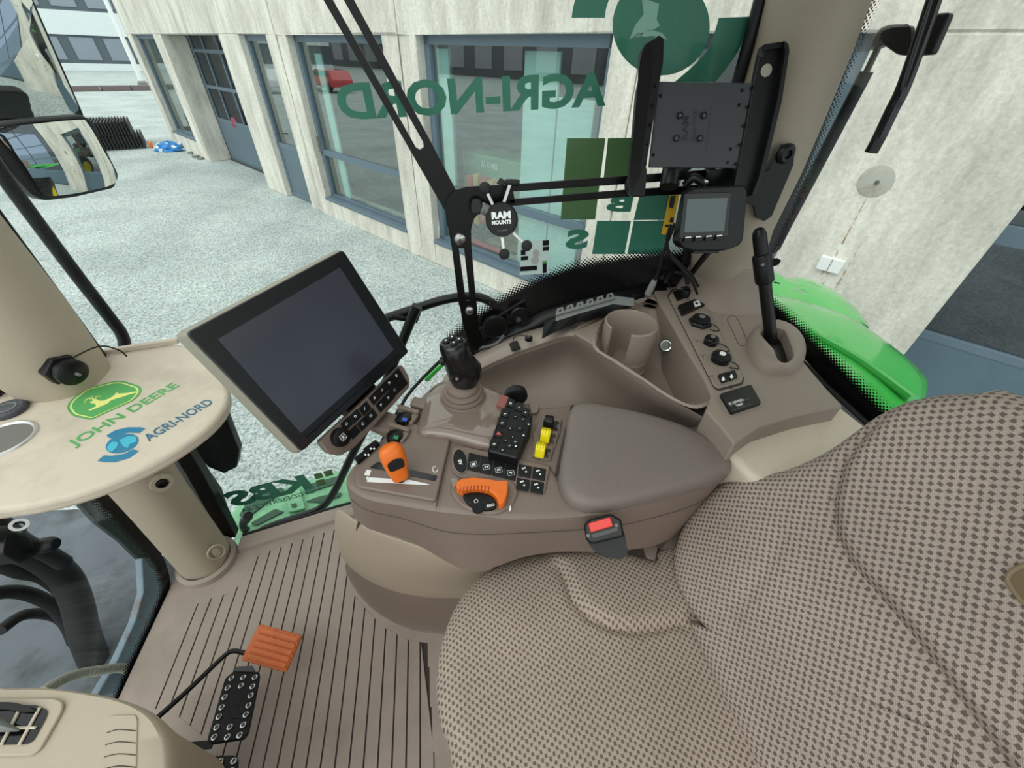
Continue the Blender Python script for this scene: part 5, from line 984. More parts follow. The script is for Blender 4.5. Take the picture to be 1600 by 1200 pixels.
for p, q in (((704, 690), (681, 794)), ((858, 728), (872, 752))): m = MB(); m.tube([az(*p, .0062), az(*q, .0062)], .0008, 6); obj('seam_line', m, M['matdark'], arm)
# side shroud under the armrest and round seat plinth
sh = thing('armrest_shroud', PZ(600, 900, .1), 'beige curved shroud below the front of the armrest console', 'shroud')
rows = [[(528, 782, .52), (560, 815, .54), (620, 835, .545), (680, 855, .545), (740, 870, .545), (780, 880, .54)], [(524, 812, .36), (548, 835, .38), (610, 862, .40), (660, 880, .41), (715, 893, .41), (765, 893, .42)], [(528, 850, .17), (548, 868, .20), (600, 892, .22), (650, 905, .22), (710, 912, .24), (770, 905, .28)], [(541, 876, .04), (568, 902, .08), (614, 923, .10), (655, 931, .11), (702, 934, .12), (790, 930, .15)]]
m = MB(); m.grid(G(rows)); obj('shell', m, M['beige'] if 0 else mat('shroud_beige', (176, 160, 142), .6, bump=.25, bscale=800, var=.04), sh, subd=2, solid=.01)
m = MB(); m.tube([PZ(561, 815, .552), PZ(554, 842, .38), PZ(546, 876, .055)], .0022, 8, smooth=4); obj('moulded_seam', m, M['matdark'], sh)
rows = [[(538, 872, .06), (566, 900, .09), (612, 921, .11), (650, 929, .12), (698, 932, .13), (790, 930, .15)], [(539, 885, .0), (558, 928, .0), (600, 964, .0), (645, 984, .0), (690, 991, .0), (780, 990, .0)]]
m = MB(); m.grid(G([rows[0], [((a[0] + b[0]) / 2, (a[1] + b[1]) / 2, (a[2] + b[2]) / 2) for a, b in zip(*rows)], rows[1], [(x - 6, y + 8, .0) for x, y, z in rows[1]]])); tag(obj('seat_plinth', m, M['tan_arm'], subd=1, solid=.004), 'dark taupe rounded plinth on the floor below the beige shroud', 'plinth')
# ================================================================ monitor
FM = Fr((.4575, .2925, .980), (.1626 * 1.45, -.1206 * 1.45, .0105), (-.0335, -.0661, -.138)); 
def quadsolve(c, w):
    import numpy as np
    R = [np.array(ray(*p)) / FPX for p in c]; A = np.array([R[0], -R[1], R[2], -R[3]]).T; n_ = np.linalg.svd(A)[2][-1]; n_ = n_ / n_[0]
    P = [R[i] * n_[i] for i in range(4)]; s = w / np.linalg.norm(P[1] - P[0]); P = [CAM + V(tuple(p * s)) for p in P]
    f = Fr(P[0], P[1] - P[0], P[3] - P[0], None)
    if f.z.dot(CAM - P[0]) < 0: f.z = -f.z
    return f, P
FM, PM = quadsolve([(289, 521), (534, 391), (637, 550), (470, 706)], .285)
mon = thing('display_monitor', PZ(640, 690, AZ), 'large dark touchscreen monitor with beige back shell mounted on the armrest', 'monitor')
def fp(fr, pts, c=0, r=.004): return rpoly([fr.pt(x, y, c) for x, y in pts], r)
def mslab(fr, name, pts, c0, h, mt, par, r=.003, bev=.001): m = MB(); m.prism(fp(fr, pts, c0, r), fr.z * h); return obj(name, m, mt, par, bevel=bev)
m = MB(); P_ = [FM.pt(*p) for p in [(289, 521), (534, 391), (637, 550), (470, 706)]]; c_ = sum(P_, V((0, 0, 0))) / 4
q0 = rpoly([c_ + (p - c_) * 1.005 for p in P_], .008); q1 = rpoly([c_ + (p - c_) * 1.035 - FM.z * .010 for p in P_], .010); q2 = rpoly([c_ + (p - c_) * 1.03 - FM.z * .022 for p in P_], .010); q3 = rpoly([c_ + (p - c_) * .9 - FM.z * .04 for p in P_], .012)
m.loft([q0, q1, q2, q3]); obj('back_shell', m, M['post'] if 0 else mat('shell_beige', (150, 146, 132), .5), mon)
mslab(FM, 'bezel', [(289, 521), (534, 391), (637, 550), (470, 706)], 0, .004, M['black_gloss'] if 0 else mat('bezel_black', (20, 22, 24), .3), mon, r=.007, bev=.0015)
mslab(FM, 'screen', [(340, 530), (531, 418), (615, 547), (470, 677)], .0041, .0004, M['screen'], mon, r=.001, bev=0)
m = MB(); m.tube([FM.pt(478, 684, .0045), FM.pt(624, 553, .0045)], .0008, 6); obj('bezel_groove', m, M['black_gloss'], mon)
kp = mslab(FM, 'keypad_module', [(492, 690), (506, 708), (526, 712), (548, 700), (634, 606), (634, 590), (622, 570), (560, 628)], -.014, .012, M['tan_arm'], mon, r=.006, bev=.003)
def mk(cx, cy, w, h, ic):
    ux = (134 / 190, -134 / 190); 
    pts = [(cx + a * w * .72 + b * h * .55, cy - a * w * .72 + b * h * .83) for a, b in ((-1, -1), (1, -1), (1, 1), (-1, 1))]
    k2 = mslab(FM, 'module_key', pts, -.002, .002, M['black'], kp, r=.001, bev=.0005)
    if ic:
        fr = Fr(FM.pt(cx, cy, .0003), FM.x, -FM.y, FM.z); text('key_mark', ic, fr, -.0025, -.0025, .005, .005, M['white'], k2, bold=.02)
Zk = lambda x, y: (250 + x * .2816, 375 + y * .2816)
for (x, y, ic) in [(1035, 1020, 'O'), (1083, 978, 'o'), (1135, 935, '/'), (1075, 1065, ''), (1125, 1020, 'c'), (1170, 975, 'n'), (1190, 875, '6'), (1232, 832, 'O'), (1272, 792, 'm'), (1312, 752, '='), (1228, 915, 'P'), (1266, 875, '%'), (1302, 832, 'C'), (1338, 797, '')]: mk(*Zk(x, y), 8.5, 7.0, ic)
kc = FM.pt(531, 683, 0); m = MB(); m.lathe([(.0165, -.004), (.0165, .006), (.0155, .008), (.0125, .009)], kc, FM.z, 36); kb = obj('rotary_knob', m, M['black'], kp)
fr = Fr(kc + FM.z * .0093, FM.x, -FM.y, FM.z); text('knob_mark', 'x', fr, -.003, -.003, .006, .006, M['white'], kb); m = MB(); q = frect(fr, -.005, -.005, .005, .0055, .001); m.tube(q + [q[0]], .0004, 5); obj('knob_frame', m, M['white'], kb)
# mounting arm
m = MB(); a0, a1 = FM.pt(585, 655, -.03), PZ(640, 668, AZ - .01)
m.loft([rpoly([a0 + FM.x * sx_ * .022 + FM.y * sy_ * .012 for sx_, sy_ in ((-1, -1), (1, -1), (1, 1), (-1, 1))], .005), rpoly([(a0 + a1) / 2 + V((0, 0, -.01)) + FM.x * sx_ * .024 + FM.y * sy_ * .012 for sx_, sy_ in ((-1, -1), (1, -1), (1, 1), (-1, 1))], .005), rpoly([a1 + FM.x * sx_ * .028 + FM.y * sy_ * .014 for sx_, sy_ in ((-1, -1), (1, -1), (1, 1), (-1, 1))], .005)]); obj('mounting_arm', m, M['tan_arm'], mon)
m = MB(); m.prism([FM.pt(500, 600, -.03), FM.pt(560, 560, -.03), FM.pt(600, 620, -.03), FM.pt(560, 660, -.03)], -FM.z * .03); obj('rear_box', m, M['black'], mon, bevel=.004)
# ================================================================ slotted steel bracket on the side glass
BX = .80
br = thing('slotted_bracket', PX(740, 540, BX), 'black slotted flat steel bracket spanning from roof corner to rear post', 'bracket')
def bp_(name, polys, par=None, x=BX, th=.005, mt=None, bev=.0008):
    m = MB()
    for p in polys: m.prism([PX(a, b, x) for a, b in p], (th, 0, 0))
    return obj(name, m, mt or M['black_steel'], par or br, smooth=False, bevel=bev)
bp_('upper_arm', [[(315, -330), (700, 338), (720, 312), (675, 225), (553, 0), (368, -330), (349, -330), (537, 0), (661, 222), (662, 230), (656, 234), (650, 231), (520, 0), (332, -330)]], x=BX + .006)
cor = [(697, 345), (695, 325), (700, 308), (712, 297), (728, 292), (768, 290), (800, 289), (806, 321), (772, 324), (752, 330), (740, 343), (736, 360), (737, 388), (706, 388), (701, 360)]
bp_('corner_plate', [cor])
bp_('vertical_arm', [[(706, 388), (717, 388), (728, 470), (717, 478)], [(725, 388), (737, 388), (744, 470), (734, 470)], [(717, 470), (744, 470), (748, 512), (758, 536), (745, 548), (733, 540), (724, 512)]])
bp_('horizontal_arm', [[(795, 289), (980, 275), (1150, 262), (1150, 275), (978, 288), (796, 300)], [(795, 312), (978, 297), (1150, 285), (1150, 300), (978, 308), (800, 322)]])
bp_('post_plate', [[(1105, 268), (1140, 262), (1180, 278), (1203, 264), (1212, 240), (1221, 227), (1235, 224), (1242, 234), (1240, 258), (1206, 338), (1194, 346), (1181, 340), (1178, 322), (1160, 313), (1105, 314)]], x=.775)
for x, y, r, mt in ((718.5, 374, .0125, 'steel'), (733.5, 485, .0105, 'steel')):
    m = MB().lathe([(r, 0), (r * .9, .003), (r * .5, .0055), (0, .006)], PX(x, y, BX), (-1, 0, 0), 24); b = obj('bolt', m, M[mt], br)
    m = MB().lathe([(r * .3, .0056), (r * .25, .0065)], PX(x, y, BX), (-1, 0, 0), 6); obj('bolt_socket', m, M['darksteel'], b)
m = MB().lathe([(.018, 0), (.018, .004), (.013, .009), (.008, .009), (.006, .004), (0, .004)], PX(1227, 240, .775), (-1, 0, 0), 28); obj('bolt', m, M['black'], br)
t = thing('glass_hinge', PX(790, 508, .90), 'round black hinge plate bolted to the lower edge of the side glass', 'hinge')
for (x, y, r, xx) in ((775, 512, .036, .90), (812, 494, .026, .898)): m = MB().lathe([(r, -.006), (r, 0), (r * .86, .003), (r * .8, .001), (0, .001)], PX(x, y, xx), (-1, 0, 0), 32); obj('disc', m, M['black'], t)
m = MB().lathe([(.007, 0), (.007, .008), (.004, .009)], PX(810, 498, .897), (-1, 0, 0), 12); obj('bolt', m, M['darksteel'], t)
m = MB(); m.tube([PX(748, 545, .86), PX(775, 538, .86), PX(788, 524, .865)], .006, 10, smooth=4); obj('pivot_arm', m, M['darksteel'], t)
# ================================================================ tablet cradle
FT, PT = quadsolve([(1028, 130), (1174, 131), (1147, 263), (1011, 262)], .165)
cr = thing('tablet_cradle', FT.pt(1080, 262), 'empty black tablet cradle with clamping side arms above the small display', 'cradle')
s3 = lambda L: [(800 + x * .3125, y * .3125) for x, y in L]
mslab(FT, 'back_plate', s3([(728, 412), (1195, 420), (1112, 842), (680, 838)]), -.006, .006, mat('cradle_grey', (54, 56, 60), .45, bump=.1), cr, r=.002, bev=.001)
L_ = s3([(700, 212), (715, 198), (742, 215), (738, 330), (722, 415), (655, 840), (660, 860), (650, 985), (590, 985), (562, 950), (560, 915), (578, 880), (612, 480), (628, 400), (628, 280), (650, 240)])
mslab(FT, 'left_arm', L_, -.008, .020, M['black'], cr, r=.002, bev=.002)
R_l = s3([(1226, 250), (1240, 235), (1325, 222), (1350, 240), (1355, 275), (1318, 520), (1245, 830), (1215, 950), (1190, 980), (1090, 990), (1095, 930), (1112, 845), (1190, 420), (1210, 320)])
mslab(FT, 'right_arm', R_l, -.010, .012, M['black'], cr, r=.003, bev=.002)
mslab(FT, 'right_lip', s3([(1325, 222), (1350, 240), (1355, 275), (1318, 520), (1245, 830), (1215, 950), (1190, 980), (1175, 975), (1205, 900), (1240, 760), (1300, 500), (1335, 280)]), .0, .018, M['black'], cr, r=.002, bev=.002)
mslab(FT, 'right_lip', s3([(1226, 250), (1240, 235), (1325, 222), (1330, 250), (1250, 262), (1238, 300)]), .0, .012, M['black'], cr, r=.002, bev=.001)
c = FT.pt(*s3([(1272, 352)])[0], .0025); m = MB().lathe([(.0095, -.0004), (.0095, .0003), (0, .0004)], c, FT.z, 28); obj('pad_hole', m, mat('pad_beige', (166, 158, 146), .6), cr)
mslab(FT, 'inner_channel', s3([(640, 300), (660, 250), (700, 240), (705, 330), (640, 880), (600, 960), (585, 900)]), .0121, .0006, M['black_gloss'], cr, r=.002, bev=0)
for k in range(5):
    for (xa, ya), (xb, yb) in (((712, 430), (664, 820)), ((1200, 440), (1120, 820))):
        q = s3([(xa + (xb - xa) * k / 4, ya + (yb - ya) * k / 4)])[0]
        m = MB().lathe([(.0032, 0), (.0032, .0012), (.0018, .0012), (.001, 0)], FT.pt(*q, .012 if xa < 900 else .002), FT.z, 14); obj('rivet', m, M['black_gloss'], cr)
for q in s3([(838, 578), (957, 578), (820, 692), (938, 692)]):
    m = MB().lathe([(.0062, 0), (.0062, .003), (.0035, .003), (.0035, .001)], FT.pt(*q), FT.z, 6, cap=False); b = obj('hex_nut', m, M['black'], cr)
    m = MB().lathe([(.0032, 0), (.0028, .0035), (0, .004)], FT.pt(*q), FT.z, 12); obj('bolt_end', m, M['darksteel'], b)
for q in s3([(742, 480), (1150, 452), (1135, 525), (1092, 745), (1078, 812), (706, 775)]): m = MB().lathe([(.003, 0), (.003, .0004)], FT.pt(*q), FT.z, 12); obj('slot_hole', m, M['black_gloss'], cr)
embm = mat('embossed_dark', (36, 38, 41), .35)
def cr_text(body, x0, y0, x1, y1, h, bold=.03):
    a, b = FT.pt(x0, y0, .0003), FT.pt(x1, y1, .0003); d = (b - a); fr = Fr(a, d, d.cross(FT.z) * -1, FT.z); fr.y = FT.z.cross(fr.x); text('embossed_text', body, fr, 0, 0, d.length, h, embm, cr, bold=bold)
cr_text('RAM', 1075, 219, 1077, 180, .013, .05); cr_text('TAB-TITE', 1087, 222, 1089, 172, .006); cr_text('RAM-HOL-TAB', 1104, 236, 1114, 160, .003, .0)
# ball mount behind the cradle
m = MB(); m.tube([FT.pt(1075, 250, -.03), FT.pt(1048, 268, -.02), FT.pt(1045, 292, -.01)], .018, 18); obj('mount_socket', m, M['black'], cr)
m = MB(); m.tube([FT.pt(1070, 290, -.02), FT.pt(1085, 278, -.01), FT.pt(1102, 290, -.005)], .008, 12, smooth=4); obj('mount_clamp', m, M['black'], cr)
m = MB().lathe([(.004, 0), (.004, .006), (0, .007)], FT.pt(1101, 284, .0), (-1, 0, 0), 12); obj('clamp_bolt', m, M['steel'], cr)
# ================================================================ small square display
FS, PS = quadsolve([(1068, 310), (1138, 308), (1132, 364), (1065, 365)], .075)
FS = Fr(FT.o + (PX(1065, 300, .72) - FT.o), PX(1140, 298, .72) - PX(1065, 300, .72), PX(1055, 378, .70) - PX(1065, 300, .72), None)
if FS.z.dot(CAM - FS.o) < 0: FS.z = -FS.z
sd_ = thing('camera_display', FS.pt(1095, 385), 'small square black camera display with four keys hanging below the tablet cradle', 'display')
hs_ = [(1064, 300), (1072, 293), (1146, 290), (1153, 297), (1147, 372), (1141, 381), (1128, 386), (1118, 389), (1074, 390), (1055, 385), (1049, 376)]
mslab(FS, 'lower_tab', [(1076, 386), (1120, 385), (1116, 394), (1078, 395)], -.016, .014, M['black'], sd_, r=.002, bev=.002)
mslab(FS, 'housing', hs_, -.028, .028, M['black'], sd_, r=.004, bev=.003)
mslab(FS, 'bezel', [(1069, 302), (1142, 300), (1136, 370), (1060, 373)], .0001, .002, M['black_gloss'], sd_, r=.004, bev=.001)
mslab(FS, 'lcd', [(1074, 311), (1137, 309), (1131, 361), (1069, 363)], .0022, .0004, M['screen2'], sd_, r=.001, bev=0)
for k in range(4):
    x = 1075 + k * 16.3; y = 371.5 - k * .9
    b = mslab(FS, 'menu_key', [(x - 5, y - 2), (x + 6, y - 3), (x + 4.5, y + 6), (x - 7, y + 7)], .0022, .0025, M['black'], sd_, r=.001, bev=.0006)
    mslab(FS, 'key_light', [(x - 4, y - 1.4), (x + 5, y - 2.2), (x + 4.6, y - .2), (x - 4.4, y + .6)], .0048, .0003, M['white'], b, r=0, bev=0)
m = MB(); m.tube([FS.pt(1110, 390, -.012), PX(1094, 410, .80), PX(1080, 428, .84)], .007, 12, smooth=3); obj('stalk', m, M['black'], sd_)
def cable(lab, pts, r, mt='rubber', name='cable'): m = MB(); m.tube(pts, r, 10, smooth=7); return tag(obj(name, m, M[mt]), lab, 'cable')
cable('black cable looping from the small display down beside the rear post to the panel', [FS.pt(1048, 352, -.02), PX(1042, 375, .74), PX(1048, 400, .76), PX(1066, 420, .78), PX(1082, 440, .80), PZ(1090, 462, .785)], .0032)
cable('second black cable running next to the first from display to the socket panel', [FS.pt(1050, 362, -.025), PX(1040, 388, .76), PX(1060, 410, .79), PX(1080, 428, .82), PX(1090, 446, .84), PZ(1093, 456, .785)], .0028)
t = thing('usb_cable', PX(1012, 462, .83), 'grey USB plug dangling on a short black cable in front of the black glass border', 'cable')
m = MB(); m.tube([PX(x, y, xx) for x, y, xx in [(1054, 350, .78), (1042, 380, .79), (1034, 402, .80), (1028, 425, .82), (1022, 440, .83)]], .0035, 10, smooth=6); obj('lead', m, M['rubber'], t)
m = MB(); a, b = PX(1024, 436, .83), PX(1012, 460, .83); m.tube([a, a + (b - a) * .15, a + (b - a) * .5, b], [.004, .007, .0085, .0085], 14); obj('plug_grip', m, M['grey'], t)
d = (b - a).normalized(); fr = Fr(b, d, (0, 1, 0)); m = MB(); m.fbox(fr, (0, -.0065, -.003), (.010, .0065, .003)); obj('plug_shell', m, M['steel'], t, smooth=False, bevel=.0008)
t = thing('cable_bundle', PZ(1048, 440, .79), 'knot of black cables and square plug base behind the ribbed plug', 'cable')
m = MB(); m.prism(cq([(1038, 440), (1056, 432), (1070, 440), (1050, 450)], DZ + .001, .002), (0, 0, .006)); obj('plug_base', m, M['black'], t, bevel=.001)
m = MB(); m.lathe([(.012, 0), (.012, .02), (.009, .03), (.0, .03)], PZ(1054, 440, DZ + .006), (0, 0, 1), 18); obj('plug', m, M['black'], t)
for pts in ([(1034, 434), (1048, 420), (1066, 424), (1078, 434)], [(1040, 440), (1050, 426), (1070, 430), (1074, 442)], [(1030, 428), (1046, 424), (1064, 418), (1074, 412)]): m = MB(); m.tube([PZ(x, y, .81 + .004 * i) for i, (x, y) in enumerate(pts)], .0055, 10, smooth=5); obj('loop', m, M['rubber'], t)
for x, y in ((1046, 445), (1060, 443)): m = MB().lathe([(.002, 0), (.0018, .0012)], PZ(x, y, DZ + .0075), (0, 0, 1), 10); obj('screw', m, M['steel'], t)
# ================================================================ phone grip
GXx = .765
pg = thing('phone_grip', PX(783, 343, GXx), 'spring-loaded phone grip with round black disc and four rubber tips on the bracket corner', 'phone holder')
gc = PX(783.5, 343, GXx); gd_ = V((-.92, .25, .30)).normalized(); FGp = Fr(gc, V((0, -1, 0)), V((0, 0, 1)), gd_); FGp.z = gd_; FGp.x = V((0, 0, 1)).cross(gd_).normalized() ; FGp.y = FGp.z.cross(FGp.x)
rr_ = .0305
m = MB().lathe([(rr_ * .9, -.016), (rr_, -.012), (rr_, -.001), (rr_ * .96, .001), (rr_ * .93, .0005)], gc, gd_, 48); dsk = obj('disc', m, M['black'], pg)
m = MB().lathe([(rr_ * .92, .0004), (rr_ * .92, .0012), (0, .0014)], gc, gd_, 48, cap=False); dk2 = obj('disc_face', m, M['rubber'], dsk)
text('disc_text', 'RAM', Fr(gc + gd_ * .0018, FGp.x + FGp.y * .12, FGp.y, gd_), -.018, .001, .036, .013, M['white'], dsk, bold=.06)
text('disc_text', 'MOUNTS', Fr(gc + gd_ * .0018, FGp.x + FGp.y * .12, FGp.y, gd_), -.0185, -.0085, .037, .0075, M['white'], dsk, bold=.05)
text('disc_text', 'X-GRIP', Fr(gc + gd_ * .0018, FGp.x + FGp.y * .12, FGp.y, gd_), -.008, -.021, .018, .003, M['grey'], dsk, bold=.0)
for (x, y), (x0, y0) in (((758, 294), (772, 324)), ((798, 285), (787, 318)), ((823, 384), (800, 362)), ((788, 397), (784, 366))):
    a = FGp.pt(x0, y0, -.008); b = FGp.pt(x, y, -.004)
    dr = (b - a).normalized(); fr = Fr(a, dr, dr.cross(gd_), None); L0 = (b - a).length; m = MB(); m.fbox(fr, (0, -.003, -.0012), (L0, .003, .0012)); lg_ = obj('spring_leg', m, M['steel'], pg, smooth=False, bevel=.0006)
    small = y < 290
    m = MB().lathe([(.009, -.006), (.0105, 0), (.010, .010), (.007, .012)] if not small else [(.005, -.01), (.006, 0), (.006, .012), (.004, .016)], b - gd_ * .003, gd_ if not small else (FGp.x), 22); obj('rubber_tip', m, M['rubber'], lg_)
m = MB(); fr = Fr(PX(742, 326, .785), (0, -1, 0), (0, 0, 1)); m.prism(rpoly([FGp.pt(x, y, -.02) for x, y in [(738, 318), (742, 311), (754, 312), (757, 330), (750, 336), (738, 335)]], .003), gd_ * .022); obj('clamp_knob', m, M['black'], pg, bevel=.003)
m = MB(); m.tube([PX(752, 324, .782), gc - gd_ * .034], [.010, .013], 16); obj('ball_arm', m, M['darksteel'] if 0 else M['grey'], pg)
m = MB(); m.prism([FGp.pt(x, y, -.01) for x, y in [(776, 287), (782, 278), (792, 284), (786, 291)]], gd_ * .006); obj('back_clip', m, M['black'], pg, smooth=False, bevel=.001)
# ================================================================ corner shelf table with printed logos
TZ = .70
tb = thing('corner_table', PZ(200, 700, TZ - .03), 'beige corner table with green and blue printed logos around the front right post', 'table')
tp_ = [(-120, 690), (-40, 634), (0, 612), (22, 600), (147, 556), (280, 535), (335, 560), (358, 612), (352, 638), (325, 668), (262, 712), (175, 754), (87, 783), (0, 798), (-110, 806)]
m = MB(); P_ = [PZ(x, y, TZ) for x, y in tp_]; m.prism(rpoly(P_, [.0, 0, 0, 0, 0, .02, .04, .03, .03, .1, .1, .1, .1, .1, 0], 3), (0, 0, -.026)); obj('table_top', m, M['beige'], tb, bevel=.008, seg=3)
m = MB()
for a, b in (((146, 556), (281, 535)),): p, q = PZ(*a, TZ), PZ(*b, TZ); nrm = V((0, 0, 1)).cross(q - p).normalized(); nrm = nrm if nrm.x > 0 else -nrm; m.prism([p - nrm * .007, q - nrm * .007, q + nrm * .005, p + nrm * .005], (0, 0, .012))
obj('back_rim', m, M['beige'], tb, smooth=False, bevel=.002)
m = MB(); p, q = PZ(-60, 645, TZ), PZ(24, 600, TZ); m.prism([p, q, q + V((0, .008, 0)), p + V((0, .008, 0))], (0, 0, .012)); obj('side_rim', m, M['beige'], tb, smooth=False, bevel=.002)
FTB = Fr(PZ(160, 700, TZ + .0004), PZ(260, 640, TZ + .0004) - PZ(160, 700, TZ + .0004), PZ(120, 640, TZ + .0004) - PZ(160, 700, TZ + .0004), (0, 0, 1))
def ttext(name, body, p0, p1, ph, mt, bold=.02, par=None):
    a, b, h = PZ(*p0, TZ + .0006), PZ(*p1, TZ + .0006), PZ(*ph, TZ + .0006); fr = Fr(a, b - a, h - a, (0, 0, 1)); return text(name, body, fr, 0, 0, (b - a).length, (h - a).dot(fr.y), mt, par or tb, bold=bold)
ttext('logo_text', 'JOHN DEERE', (119, 701), (285, 604), (112, 686), M['jdgreen'], .02)
ttext('logo_text', 'AGRI-NORD', (233, 690), (335, 629), (228, 678), M['bluetext'], .02)
def tpoly(name, pts, mt, dz, r=0, par=None): m = MB(); P = [PZ(x, y, TZ + dz) for x, y in pts]; P = rpoly(P, r) if r else P; m.add(P, [tuple(range(len(P)))]); return obj(name, m, mt, par or tb, smooth=False)
z5 = lambda L: [(x / 4, 375 + y / 4) for x, y in L]
sh_ = z5([(412, 1048), (440, 1000), (540, 925), (720, 880), (780, 882), (880, 915), (888, 945), (845, 1000), (620, 1100), (570, 1125), (450, 1100)])
cs = (sum(p[0] for p in sh_) / 11, sum(p[1] for p in sh_) / 11); sc = lambda k: [(cs[0] + (x - cs[0]) * k, cs[1] + (y - cs[1]) * k) for x, y in sh_]
e1 = tpoly('emblem', sh_, M['jdgreen'], .0006, .012); tpoly('emblem_ring', sc(.92), M['jdyellow'], .0009, .010, e1); tpoly('emblem_field', sc(.87), M['jdgreen'], .0012, .009, e1)
dr_ = z5([(583, 1003), (600, 994), (622, 1004), (650, 1003), (690, 986), (716, 968), (728, 952), (742, 960), (790, 956), (848, 946), (852, 954), (800, 968), (768, 980), (730, 990), (694, 1002), (672, 1022), (640, 1036), (616, 1046), (560, 1068), (552, 1062), (602, 1038), (592, 1022), (572, 1022), (560, 1012)])
tpoly('emblem_deer', dr_, M['jdyellow'], .0015, 0, e1)
for L in ([(590, 1000), (560, 985), (530, 1002)], [(575, 992), (548, 992), (528, 1018)], [(598, 996), (602, 978), (628, 976)], [(590, 998), (574, 975)]): m = MB(); m.tube([PZ(x, y, TZ + .0016) for x, y in z5(L)], .0008, 5); obj('emblem_antler', m, M['jdyellow'], e1)
z25 = lambda L: [(x / 4, 650 + y / 4) for x, y in L]
g_ = [(763 + 103 * math.cos(t) , 172 + 58 * math.sin(t) - 22 * math.cos(t)) for t in [2 * math.pi * i / 32 for i in range(32)]]
gl_ = tpoly('globe', z25(g_), M['blueprint'], .0006)
for q in ([(670, 190), (700, 160), (740, 165), (730, 195), (700, 225), (672, 215)], [(745, 150), (800, 125), (850, 130), (855, 160), (810, 175), (800, 200), (770, 190)]): tpoly('globe_land', z25(q), M['cyan'], .0010, .002, gl_)
tpoly('globe_arc', z25([(663, 122), (720, 88), (800, 70), (880, 70), (908, 78), (872, 106), (800, 104), (740, 118), (690, 140)]), M['blueprint'], .0006); tpoly('globe_arc', z25([(608, 280), (650, 245), (700, 248), (780, 235), (830, 208), (868, 218), (810, 262), (720, 288), (650, 288)]), M['blueprint'], .0006)
# cup ring + round cap on the table
cr0 = PZ(2, 688, TZ); rg = .048
m = MB().lathe([(rg * .86, .001), (rg * .93, .004), (rg, .003), (rg * 1.02, 0)], cr0, (0, 0, 1), 48, cap=False); rn = obj('cup_ring', m, mat('ring_silver', (205, 205, 202), .3, metal=.6), tb)
m = MB().lathe([(rg * .86, .0012), (rg * .80, .0010), (rg * .4, .0008), (0, .0006)], cr0, (0, 0, 1), 40, cap=False); obj('cup_recess', m, mat('recess_grey', (112, 108, 104), .7), rn)
t = thing('round_cap', PZ(14, 641, TZ), 'dark grey round cap lying on the beige table beside the silver ring', 'cap')
m = MB().lathe([(.026, 0), (.028, .003), (.027, .009), (.023, .011), (.020, .010), (0, .010)], PZ(16, 643, TZ), (0, 0, 1), 36); obj('cap_body', m, mat('cap_grey', (66, 68, 74), .45), t)
m = MB().lathe([(.015, .0102), (.015, .0108), (.012, .0108), (.012, .0102)], PZ(16, 643, TZ), (0, 0, 1), 30, cap=False); obj('cap_ring', m, M['grey'], t)
# capped socket on post
ps = thing('post_socket', PL(100, 580, (.76, .70, .75), (.5, .85, 0)), 'black capped power socket with hex nut on the front right post', 'socket')
_c = PX(70, 578, .80); pc0 = CAM + ray(98, 577).normalized() * ((_c - CAM).length - .098); pa = V((-.42, -.86, -.10)).normalized()
m = MB().lathe([(.030, -.012), (.030, .005), (.026, .007)], pc0, pa, 6); obj('hex_nut', m, M['black'], ps, bevel=.001)
m = MB().lathe([(.022, .004), (.022, .014), (.025, .016), (.025, .026), (.019, .031), (0, .032)], pc0, pa, 28); obj('cap', m, M['black'], ps)
m = MB(); m.tube([pc0 + pa * .02 + V((0, 0, .022)), pc0 + V((.055, -.035, .012)), pc0 + V((.075, -.05, -.01)), pc0 + V((.078, -.055, -.03))], .0016, 8, smooth=6); obj('tether', m, M['rubber'], ps)
m = MB(); m.tube([pc0 + pa * .03, pc0 + pa * .040], .003, 10); obj('pull_tab', m, M['grey'], ps)
# black work light / bristle strip below the table corner, outside
t = thing('rubber_flap', PX(350, 700, .98), 'black ragged-edged rubber flap and lamp bracket below the table corner', 'flap')
m = MB(); m.prism([PX(x, y, .97) for x, y in [(262, 720), (300, 690), (352, 648), (358, 665), (374, 705), (370, 730), (350, 740), (325, 730), (310, 712), (280, 722)]], (.03, 0, 0)); obj('flap_body', m, M['black'], t, smooth=False, bevel=.003)
for k in range(30): x, y = 354 + k * .75, 652 + k * 2.4; a = PX(x, y, .975); m = MB(); m.tube([a, PX(x + 4, y - 2, .98)], .0009, 4); obj('bristle', m, M['black_gloss'], t)
m = MB(); m.prism(rpoly([PX(x, y, .955) for x, y in [(270, 722), (298, 715), (322, 732), (345, 765), (357, 800), (352, 828), (366, 852), (352, 850), (330, 830)]], .006), (.008, 0, 0)); tag(obj('post_cover_panel', m, mat('panel_greygreen', (88, 92, 90), .6, var=.15, vscale=20), smooth=False, bevel=.003), 'dusty grey plastic cover strip just outside the glass beside the lower post', 'panel')
